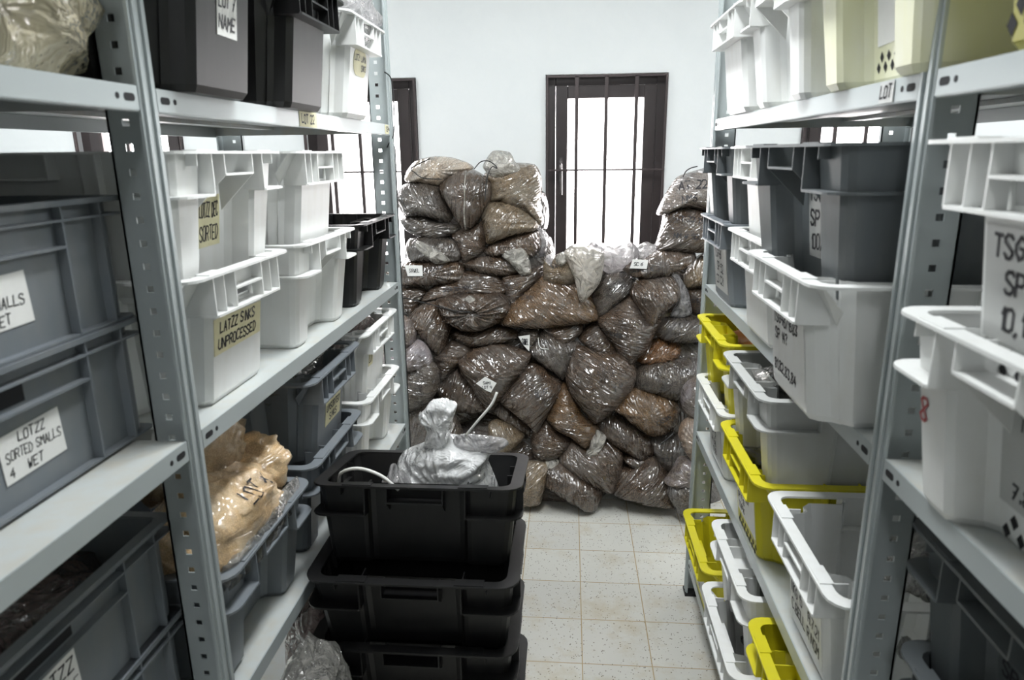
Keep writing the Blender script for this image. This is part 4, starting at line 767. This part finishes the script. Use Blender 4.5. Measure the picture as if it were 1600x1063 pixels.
# ---------------------------------------------------------------- bags: an outline in its own plane, inflated to real thickness
SL = .15     # the heap leans back: y = c + SL * z
def smooth_outline(pts, n=72, k=5):
    c = curve_pts(list(pts) + [pts[0]], k) if False else None
    P = [Vector((x, z)) for x, z in pts]; m = len(P); out = []
    for i in range(m):
        a, b_, c_, d = P[i-1], P[i], P[(i+1) % m], P[(i+2) % m]
        for j in range(k):
            t = j/k; s = .5*((2*b_)+(c_-a)*t+(2*a-5*b_+4*c_-d)*t*t+(3*b_-a-3*c_+d)*t**3)
            l = b_.lerp(c_, t); out.append(s.lerp(l, .35))
    return out
class Bag:
    def __init__(s, pts, T, c, seed, grow=1.07, sl=SL, amp=1.0, star=0):
        o = smooth_outline(pts); s.T, s.c, s.sl, s.amp, s.star = T, c, sl, amp, star; s.wr = (seed*7919 % 100)/100
        A = sum(a.x*b_.y-b_.x*a.y for a, b_ in zip(o, o[1:]+o[:1]))
        if A < 0: o.reverse()
        s.cx = (min(p.x for p in o)+max(p.x for p in o))/2; s.cz = (min(p.y for p in o)+max(p.y for p in o))/2
        A = abs(A)/2; gx = gz = 0; a2 = 0
        for a, b_ in zip(o, o[1:]+o[:1]):
            k = a.x*b_.y-b_.x*a.y; gx += (a.x+b_.x)*k; gz += (a.y+b_.y)*k; a2 += k
        s.cx, s.cz = gx/(3*a2), gz/(3*a2)
        s.o = [Vector(((p.x-s.cx)*grow, (p.y-s.cz)*grow)) for p in o]; s.seed = Vector((seed*3.7, seed*1.3, seed*5.1))
        s.ang = sorted((math.atan2(p.y, p.x), p.length) for p in s.o)
    def radius(s, th):
        A = s.ang; n = len(A)
        import bisect
        i = bisect.bisect(A, (th, 0)) % n; a, b_ = A[i-1], A[i]
        t0 = a[0]; t1 = b_[0]; t = th
        if t1 <= t0: t1 += 2*math.pi
        if t < t0: t += 2*math.pi
        k = (t-t0)/max(1e-6, t1-t0); return a[1]*(1-k)+b_[1]*k
    def depth(s, x, z):      # bulge towards the viewer at local x, z (relative to the centroid)
        th = math.atan2(z, x); r = min(1, math.hypot(x, z)/max(1e-6, s.radius(th)))
        b_ = s.T*1.12*(1-r**2.5)**.6
        p = Vector((x, 0, z)) + s.seed
        k = min(1, (1-r)*6) * s.amp
        b_ += k*(.012*noise.noise(p*5) + .006*noise.noise(p*12) + .003*(s.amp-1)*(1-2*abs(noise.noise(p*22))) + .006*noise.noise(Vector((p.x*9, 0, p.z*48)))*s.wr)
        b_ += k*(.003+.006*(1-s.wr))*math.sin(th*17 + 3*math.sin(th*3)) * (r**1.2)
        if s.star: b_ += .017*(r**.5)*math.sin(th*24+1.5*math.sin(th*5)) * min(1, (1-r)*5) - .022*math.exp(-(r/.16)**2)
        return b_
    def world(s, x, z, off=0.0):    # a point on the front surface from world x, z
        lx, lz = x-s.cx, z-s.cz
        return (x, s.c + s.sl*z - s.depth(lx, lz) - off, z)
    def build(s, name, matl, rings=16):
        n = len(s.o); m = MB(); vs = []; fs = []
        y0 = s.c + s.sl*s.cz
        for side in (-1, 1):
            vs.append((0, (-s.depth(0, 0) if side < 0 else s.T*.9), 0))
            for r_ in range(1, rings + (1 if side < 0 else 0)):
                f = (r_/rings)**.8
                for p in s.o:
                    x, z = p.x*f, p.y*f
                    if side < 0: d = -s.depth(x, z)*1.0 if r_ < rings else 0
                    else: d = s.T*.9*(1-f**2.3)**.62
                    vs.append((x, d + s.sl*z, z))
        F = lambda r_, i: 1 + (r_-1)*n + i % n
        off = 1 + rings*n
        B = lambda r_, i: off + 1 + (r_-1)*n + i % n if r_ < rings else F(rings, i)
        for i in range(n):
            fs.append((0, F(1, i), F(1, i+1))); fs.append((off, B(1, i+1), B(1, i)))
            for r_ in range(1, rings):
                fs.append((F(r_, i), F(r_+1, i), F(r_+1, i+1), F(r_, i+1))); fs.append((B(r_, i), B(r_, i+1), B(r_+1, i+1), B(r_+1, i)))
        m.add(vs, fs); o = m.build(name, matl, None, True); o.location = (s.cx, y0, s.cz); return o
HEAP = 'plastic bags of soil heaped against the far wall'
FILMS = ('clear', 'bright', 'cream')
for i, (lab, mt, c, T, pts, e) in enumerate(BAGS):
    film = mt in FILMS
    bg = Bag(pts, T, c, i+1, 1.0 if film else 1.08, star=('starburst' in lab and 'round bag with pleats' in lab))
    o = bg.build('plastic_bag' if film else 'soil_bag', M[mt]); tag(o, lab, 'bag' if film else 'soil bag', HEAP)
    inv = lambda p: (p[0]-o.location[0], p[1]-o.location[1], p[2]-o.location[2])
    onb = lambda p, off=.004: inv(bg.world(p[0], p[1], off))
    if e.get('neck'):
        nb = Bag(e['neck'], .035, c-.055, i+70, 1.0, amp=1.2); q = nb.build('bag_neck', M['neck'], 8)
        L = q.location.copy(); q.parent = o; q.location = L - o.location
        tag(q, 'gathered pale plastic neck')
    if e.get('tie'):
        MB().tube(curve_pts([(p[0]-o.location[0], inv((0, c+SL*p[1]-T-.045, 0))[1], p[1]-o.location[2]) for p in e['tie']]), .0028, 6).build('cable_tie', M['black_tie'], o, True)
    if e.get('seam'):
        MB().tube([onb(p, .0) for p in curve_pts([(a, b_, 0) for a, b_ in e['seam']], 8)], .0035, 6).build('seam', M['neck'], o, True)
    if e.get('strap'):
        MB().tube([onb(p, .003) for p in curve_pts([(a, b_, 0) for a, b_ in e['strap']], 4)], .0022, 6).build('cable_tie', M['white_tie'], o, True)
    if e.get('tag'):
        t_ = e['tag']; cx = sum(p[0] for p in t_)/len(t_); cz = sum(p[1] for p in t_)/len(t_); nn = len(t_)
        yv = min(bg.world(x, z, .004)[1] for x, z in t_ + [(cx, cz)])
        vs = [inv((x, yv - (0 if k < nn else .001), z)) for k, (x, z) in enumerate(t_+t_)]
        q = MB().add(vs, [tuple(range(nn-1, -1, -1)), tuple(range(nn, 2*nn))]+[(k, (k+1) % nn, nn+(k+1) % nn, nn+k) for k in range(nn)]).build('paper_tag', M['paper'], o)
        w_ = max(p[0] for p in t_)-min(p[0] for p in t_); h_ = max(p[1] for p in t_)-min(p[1] for p in t_)
        writing({0: ['SAMI', 'LOT 9'], 1: ['SIRWEL'], 2: ['SC 6']}[i % 3], w_*.6, h_*.55, lambda a, b_: inv((cx+a, yv-.0018, cz+b_)), M['ink'], q, i)
    for key in ('text', 'text2'):
        if e.get(key):
            tx, A, B_, h_ = e[key]; A, B_ = Vector(A), Vector(B_); L = (B_-A).length; u = (B_-A)/L; v = Vector((-u.y, u.x)); mid = (A+B_)/2 + v*h_*.35
            writing([tx], L, h_*1.35, lambda a, b_: onb(tuple(mid + u*a + v*b_), .0022), M['ink'], o, i+5, .07)
for i, pts in enumerate(BACK_BAGS):
    bg = Bag(pts, .10, 3.30+.10, i+200, 1.35); o = bg.build('soil_bag', M[('brown', 'grey')[i % 2]], 8)
    if i < 6: o.location.z += max(0, .03 - min(p.y for p in bg.o) - o.location.z)
    tag(o, 'soil bag wedged deep in the heap, showing only through gaps between the front bags', 'soil bag', 'soil bags deep in the heap')

def sheet_bag(name, matl, pts, T, c, label, cat, group=None, sl=0.0, seed=1, amp=1.0, rings=11, rot=None, at=None):
    """outline in a local upright plane, inflated; rot turns it about its centroid, at moves the centroid"""
    bg = Bag(pts, T, c, seed, 1.0, sl, amp); o = bg.build(name, M[matl], rings)
    if at: o.location = at
    if rot: o.rotation_euler = rot
    tag(o, label, cat, group); return o
def blob(name, matl, loc, size, label, cat, group=None, seed=1, amp=.18, rot=(0, 0, 0), freq=2.2, seg=40, pinch=None, part=None):
    """closed lumpy bag: an ellipsoid with folds; pinch = (direction, amount) draws one end to a point"""
    m = MB(); vs = []; R = seg//2; s0 = Vector((seed*2.1, seed*.7, seed*3.3)); sx, sy, sz = size
    for i in range(R+1):
        ph = math.pi*i/R
        for j in range(seg):
            th = 2*math.pi*j/seg; d = Vector((math.sin(ph)*math.cos(th), math.sin(ph)*math.sin(th), math.cos(ph)))
            r = 1 + amp*noise.noise(d*freq+s0) + amp*.5*noise.noise(d*freq*2.7+s0) + amp*.25*abs(noise.noise(d*freq*6+s0))
            q = Vector((math.copysign(abs(d.x)**.8, d.x)*sx, math.copysign(abs(d.y)**.8, d.y)*sy, math.copysign(abs(d.z)**.9, d.z)*sz))*r
            if pinch:
                pd, pa = Vector(pinch[0]).normalized(), pinch[1]; k = max(0, d.dot(pd)); q += pd*pa*(k**6)
                if k > .5: q -= (q-pd*q.dot(pd))*min(.85, (k-.5)*1.7)
            vs.append(q)
    fs = [(i*seg+j, (i+1)*seg+j, (i+1)*seg+(j+1) % seg, i*seg+(j+1) % seg) for i in range(R) for j in range(seg)]
    m.add(vs, fs); o = m.build(name, M[matl], part, True); o.location = loc; o.rotation_euler = rot
    if not part: tag(o, label, cat, group)
    return o

# ---------------------------------------------------------------- contents of the black crate
K_ = 1.037
W_ = [(a*K_, 1.75-(1.75-b_)*K_) for a, b_ in [(-.445,.86),(-.448,.93),(-.435,.985),(-.415,1.015),(-.37,1.035),(-.335,1.055),(-.30,1.06),(-.26,1.055),(-.21,1.045),(-.185,1.03),(-.20,.995),(-.19,.965),(-.175,.92),(-.165,.87),(-.20,.85),(-.30,.845),(-.40,.85)]]
sack = sheet_bag('plastic_sack', 'sack', W_, .09, 1.70, 'tall white plastic sack with knotted top in the topmost black crate', 'plastic sack', seed=5, amp=2.2, rings=16)
L = sack.location.copy()
def sub(name, matl, pts, T, c, seed, parent, amp=1.0):
    c += .06; pts = [(a*K_, 1.75-(1.75-b_)*K_) for a, b_ in pts]
    bg = Bag(pts, T, c, seed, 1.0, 0.0, amp); q = bg.build(name, M[matl], 8); p = q.location.copy(); q.parent = parent; q.location = p - parent.location; return q
sub('sack_neck', 'sack', [(-.360,1.03),(-.352,1.08),(-.372,1.115),(-.355,1.135),(-.335,1.160),(-.30,1.165),(-.272,1.15),(-.285,1.11),(-.295,1.06),(-.31,1.03)], .03, 1.62, 9, sack, 1.5)
sub('sack_flap', 'clear', [(-.27,1.01),(-.285,1.06),(-.26,1.075),(-.20,1.072),(-.155,1.065),(-.145,1.05),(-.17,1.03),(-.20,1.02)], .018, 1.61, 10, sack, 1.2)
sub('sack_fold', 'sack', [(-.25,.85),(-.24,.89),(-.20,.91),(-.17,.905),(-.145,.885),(-.15,.86),(-.2,.845)], .03, 1.58, 11, sack, 1.6)
small = sheet_bag('plastic_sack', 'clear', [(-.475,.88),(-.47,.945),(-.455,.96),(-.445,.99),(-.435,.995),(-.425,.975),(-.405,.965),(-.39,.93),(-.395,.88),(-.43,.865)], .04, 1.60, 'small clear bag with a cream lump in the topmost black crate', 'plastic sack', seed=14, amp=1.6)
tg = empty('cable_tie_tag', (-.26, 1.66, 1.05)); tag(tg, 'white strap rising from the white sack to a handwritten square tag', 'cable tie')
MB().tube(curve_pts([(.0,0,0),(.035,-.005,.045),(.068,0,.085),(.082,.01,.115)]), .0035, 6).build('strap', M['white_tie'], tg, True)
tie = MB().tube(curve_pts([(-.585,1.60,.93),(-.56,1.56,.985),(-.51,1.545,1.005),(-.455,1.54,.99),(-.41,1.535,.955)]), .0042, 6).build('cable_tie', M['white_tie'], None, True)
tag(tie, 'white cable tie arching over the left side of the topmost black crate', 'cable tie')

# ---------------------------------------------------------------- bags lying in and on the racks
SB = 'bags of sand on the lower left shelf'
SANDBAG = blob('sand_bag', 'sand', (-.735, 1.28, 1.02), (.10, .17, .085), 'cream sand bag marked LOT 4 lying on the grey crate', 'sand bag', SB, 3, .22, (0, .25, 0))
blob('sand_bag', 'sand', (-.75, 1.47, 1.035), (.085, .09, .07), 'smaller cream sand bag behind the one marked LOT 4', 'sand bag', SB, 4, .26, (0, .1, .3))
blob('sand_bag', 'amber', (-.83, 1.36, 1.13), (.10, .15, .085), 'brownish sand bag pushed to the back above the cream ones', 'sand bag', SB, 5, .24)
def write_on(o, lines, centre, u, v, w_, h_, seed=1):
    """marker writing laid on the skin of a lumpy bag; centre, u, v in the bag's own frame, looking along -(u x v)"""
    me = o.data; t_ = BVHTree.FromPolygons([q.co for q in me.vertices], [tuple(p.vertices) for p in me.polygons])
    c0, u, v = Vector(centre), Vector(u).normalized(), Vector(v).normalized(); n_ = u.cross(v).normalized()
    def f(a, b_):
        s0 = c0 + u*a + v*b_ + n_*.4; hit = t_.ray_cast(s0, -n_)
        return tuple((hit[0] if hit[0] else c0 + u*a + v*b_) + n_*.0015)
    return writing(lines, w_, h_, f, M['ink'], o, seed, .07)
write_on(SANDBAG, ['LOT 4'], (0, .03, .02), (0, 1, 0), (-.6, 0, .8), .13, .05, 3)
liner = sheet_bag('plastic_liner', 'dim_clear', [(1.12,.93),(1.12,.99),(1.25,1.0),(1.40,1.0),(1.50,.995),(1.50,.96),(1.38,.93),(1.25,.92)], .02, 0, 'crumpled clear liner hanging over the rim of the sand bag crate', 'plastic liner', seed=6, rot=(0, 0, PI/2), at=(-.655, 1.31, .965))
blob('clear_bag', 'dim_clear', (-.80, 1.80, 1.17), (.10, .15, .06), 'greyish clear bag in the labelled grey crate on the lower left', 'clear bag', None, 6, .3)
blob('clear_bag', 'dim_brown', (-.80, 2.28, 1.16), (.11, .16, .08), 'pinkish brown bag heaped in the far white crate on the lower left', 'clear bag', None, 7, .25)
blob('clear_bag', 'yellow_film', (-.78, .86, 1.955), (.13, .22, .11), 'yellowish bag of wrapped finds on the top left shelf, cut by the frame', 'clear bag', 'yellowish bags at the top left', 8, .22)
blob('clear_bag', 'yellow_film', (-.95, .95, 2.03), (.14, .18, .14), 'larger yellowish bag behind the wrapped finds on the top left shelf', 'clear bag', 'yellowish bags at the top left', 9, .2)
blob('clear_bag', 'dim_brown', (-.92, .80, 1.03), (.16, .26, .07), 'dark creased bag inside the open ribbed container, bottom left', 'clear bag', None, 10, .22)
blob('clear_bag', 'dim_brown', (-.99, 1.14, 1.12), (.07, .07, .13), 'brown shiny bag seen through the gap below the middle left shelf', 'clear bag', None, 12, .25)
blob('clear_bag', 'clear', (-.70, 2.16, 2.135), (.13, .19, .10), 'clear plastic heaped in the white crate on the top left shelf', 'clear bag', None, 11, .3)
blob('clear_bag', 'dim_clear', (-.575, 1.24, .40), (.085, .17, .275), 'large clear bag standing between the rack and the black crates', 'clear bag', 'bags standing on the floor at the left', 13, .2, (0, .05, 0), pinch=None)
blob('clear_bag', 'dim_brown', (-.665, 1.60, .33), (.075, .15, .29), 'dark reddish bag on the floor behind the large clear bag', 'clear bag', 'bags standing on the floor at the left', 14, .22)
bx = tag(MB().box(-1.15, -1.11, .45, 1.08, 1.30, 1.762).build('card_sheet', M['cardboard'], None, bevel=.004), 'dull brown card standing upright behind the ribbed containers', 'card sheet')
blob('clear_bag', 'dim_brown', (-1.20, .86, 1.765), (.06, .14, .03), 'brown bag top peeping over the brown card', 'clear bag', None, 17, .2)
blob('clear_bag', 'orange', (.66, 2.24, 1.13), (.13, .16, .055), 'orange bag in the mustard yellow crate', 'clear bag', None, 15, .25)
blob('clear_bag', 'dim_clear', (.62, 1.78, 1.15), (.12, .15, .06), 'clear bag in the milky crate', 'clear bag', None, 16, .3)
blob('clear_bag', 'dim_clear', (.72, 1.22, .93), (.12, .10, .14), 'clear bag standing in the open white crate by the near right post', 'clear bag', None, 18, .25)
blob('clear_bag', 'dim_clear', (.60, 1.88, .91), (.09, .06, .05), 'clear bag in the bright yellow crate beside the milky crate', 'clear bag', None, 19, .3)
blob('clear_bag', 'dim_clear', (.66, 1.77, .33), (.12, .15, .07), 'dim clear bag in the long white crate in the bottom row', 'clear bag', None, 20, .25)
blob('clear_bag', 'dim_clear', (.80, 1.14, .84), (.07, .08, .11), 'dim clear bag seen low through the near right bay', 'clear bag', None, 21, .25)

# ---------------------------------------------------------------- notes and wires on the racks
def lip_note(x, y, z, w_, h_, side, lines, label, seed=1, mt='cream_tape'):
    o = empty('shelf_note', (x, y, z)); tag(o, label, 'shelf note')
    m = MB(); X0, X1 = sorted((0, side*.0008)); m.box(X0, X1, -w_/2, w_/2, -h_/2, h_/2); q = m.build('paper', M[mt], o)
    writing(lines, w_*.85, h_*.9, lambda a, b_: (side*.0014, side*a, b_), M['ink'], o, seed)
lip_note(-.6376, 1.745, Z3-.017, .12, .036, 1, ['LOT 22'], 'cream LOT 22 note stuck on the lip of the top left shelf')
lip_note(-.6376, 2.505, Z3-.017, .045, .030, 1, ['1 SP'], 'tiny yellow note at the far end of the top left shelf lip', 2)
lip_note(.4885, 1.19, Z3-.017, .05, .032, -1, ['LOT'], 'small faded sticker on the lip of the top right shelf', 3, 'milky_plastic')
tag(MB().tube(curve_pts([(-.655,2.585,2.03),(-.64,2.54,2.025),(-.625,2.56,2.0),(-.622,2.56,1.9),(-.628,2.56,1.82),(-.65,2.575,1.79),(-.66,2.583,1.775)]), .0022, 6).build('wire', M['black_tie'], None, True), 'thin black wire looped through holes in the far left post', 'wire')
tag(MB().tube(curve_pts([(-.630,2.58,1.78),(-.632,2.582,1.4),(-.630,2.58,.9),(-.632,2.582,.3),(-.63,2.58,.01)]), .002, 6).build('wire', M['black_tie'], None, True), 'black cord running down the far left post', 'wire')
tag(MB().tube(curve_pts([(.44,3.14,.40),(.46,3.15,.41),(.495,3.16,.44),(.51,3.18,.45)]), .004, 6).build('cable_tie', M['black_tie'], None, True), 'black cable tie end poking out beside the far right post', 'cable tie')
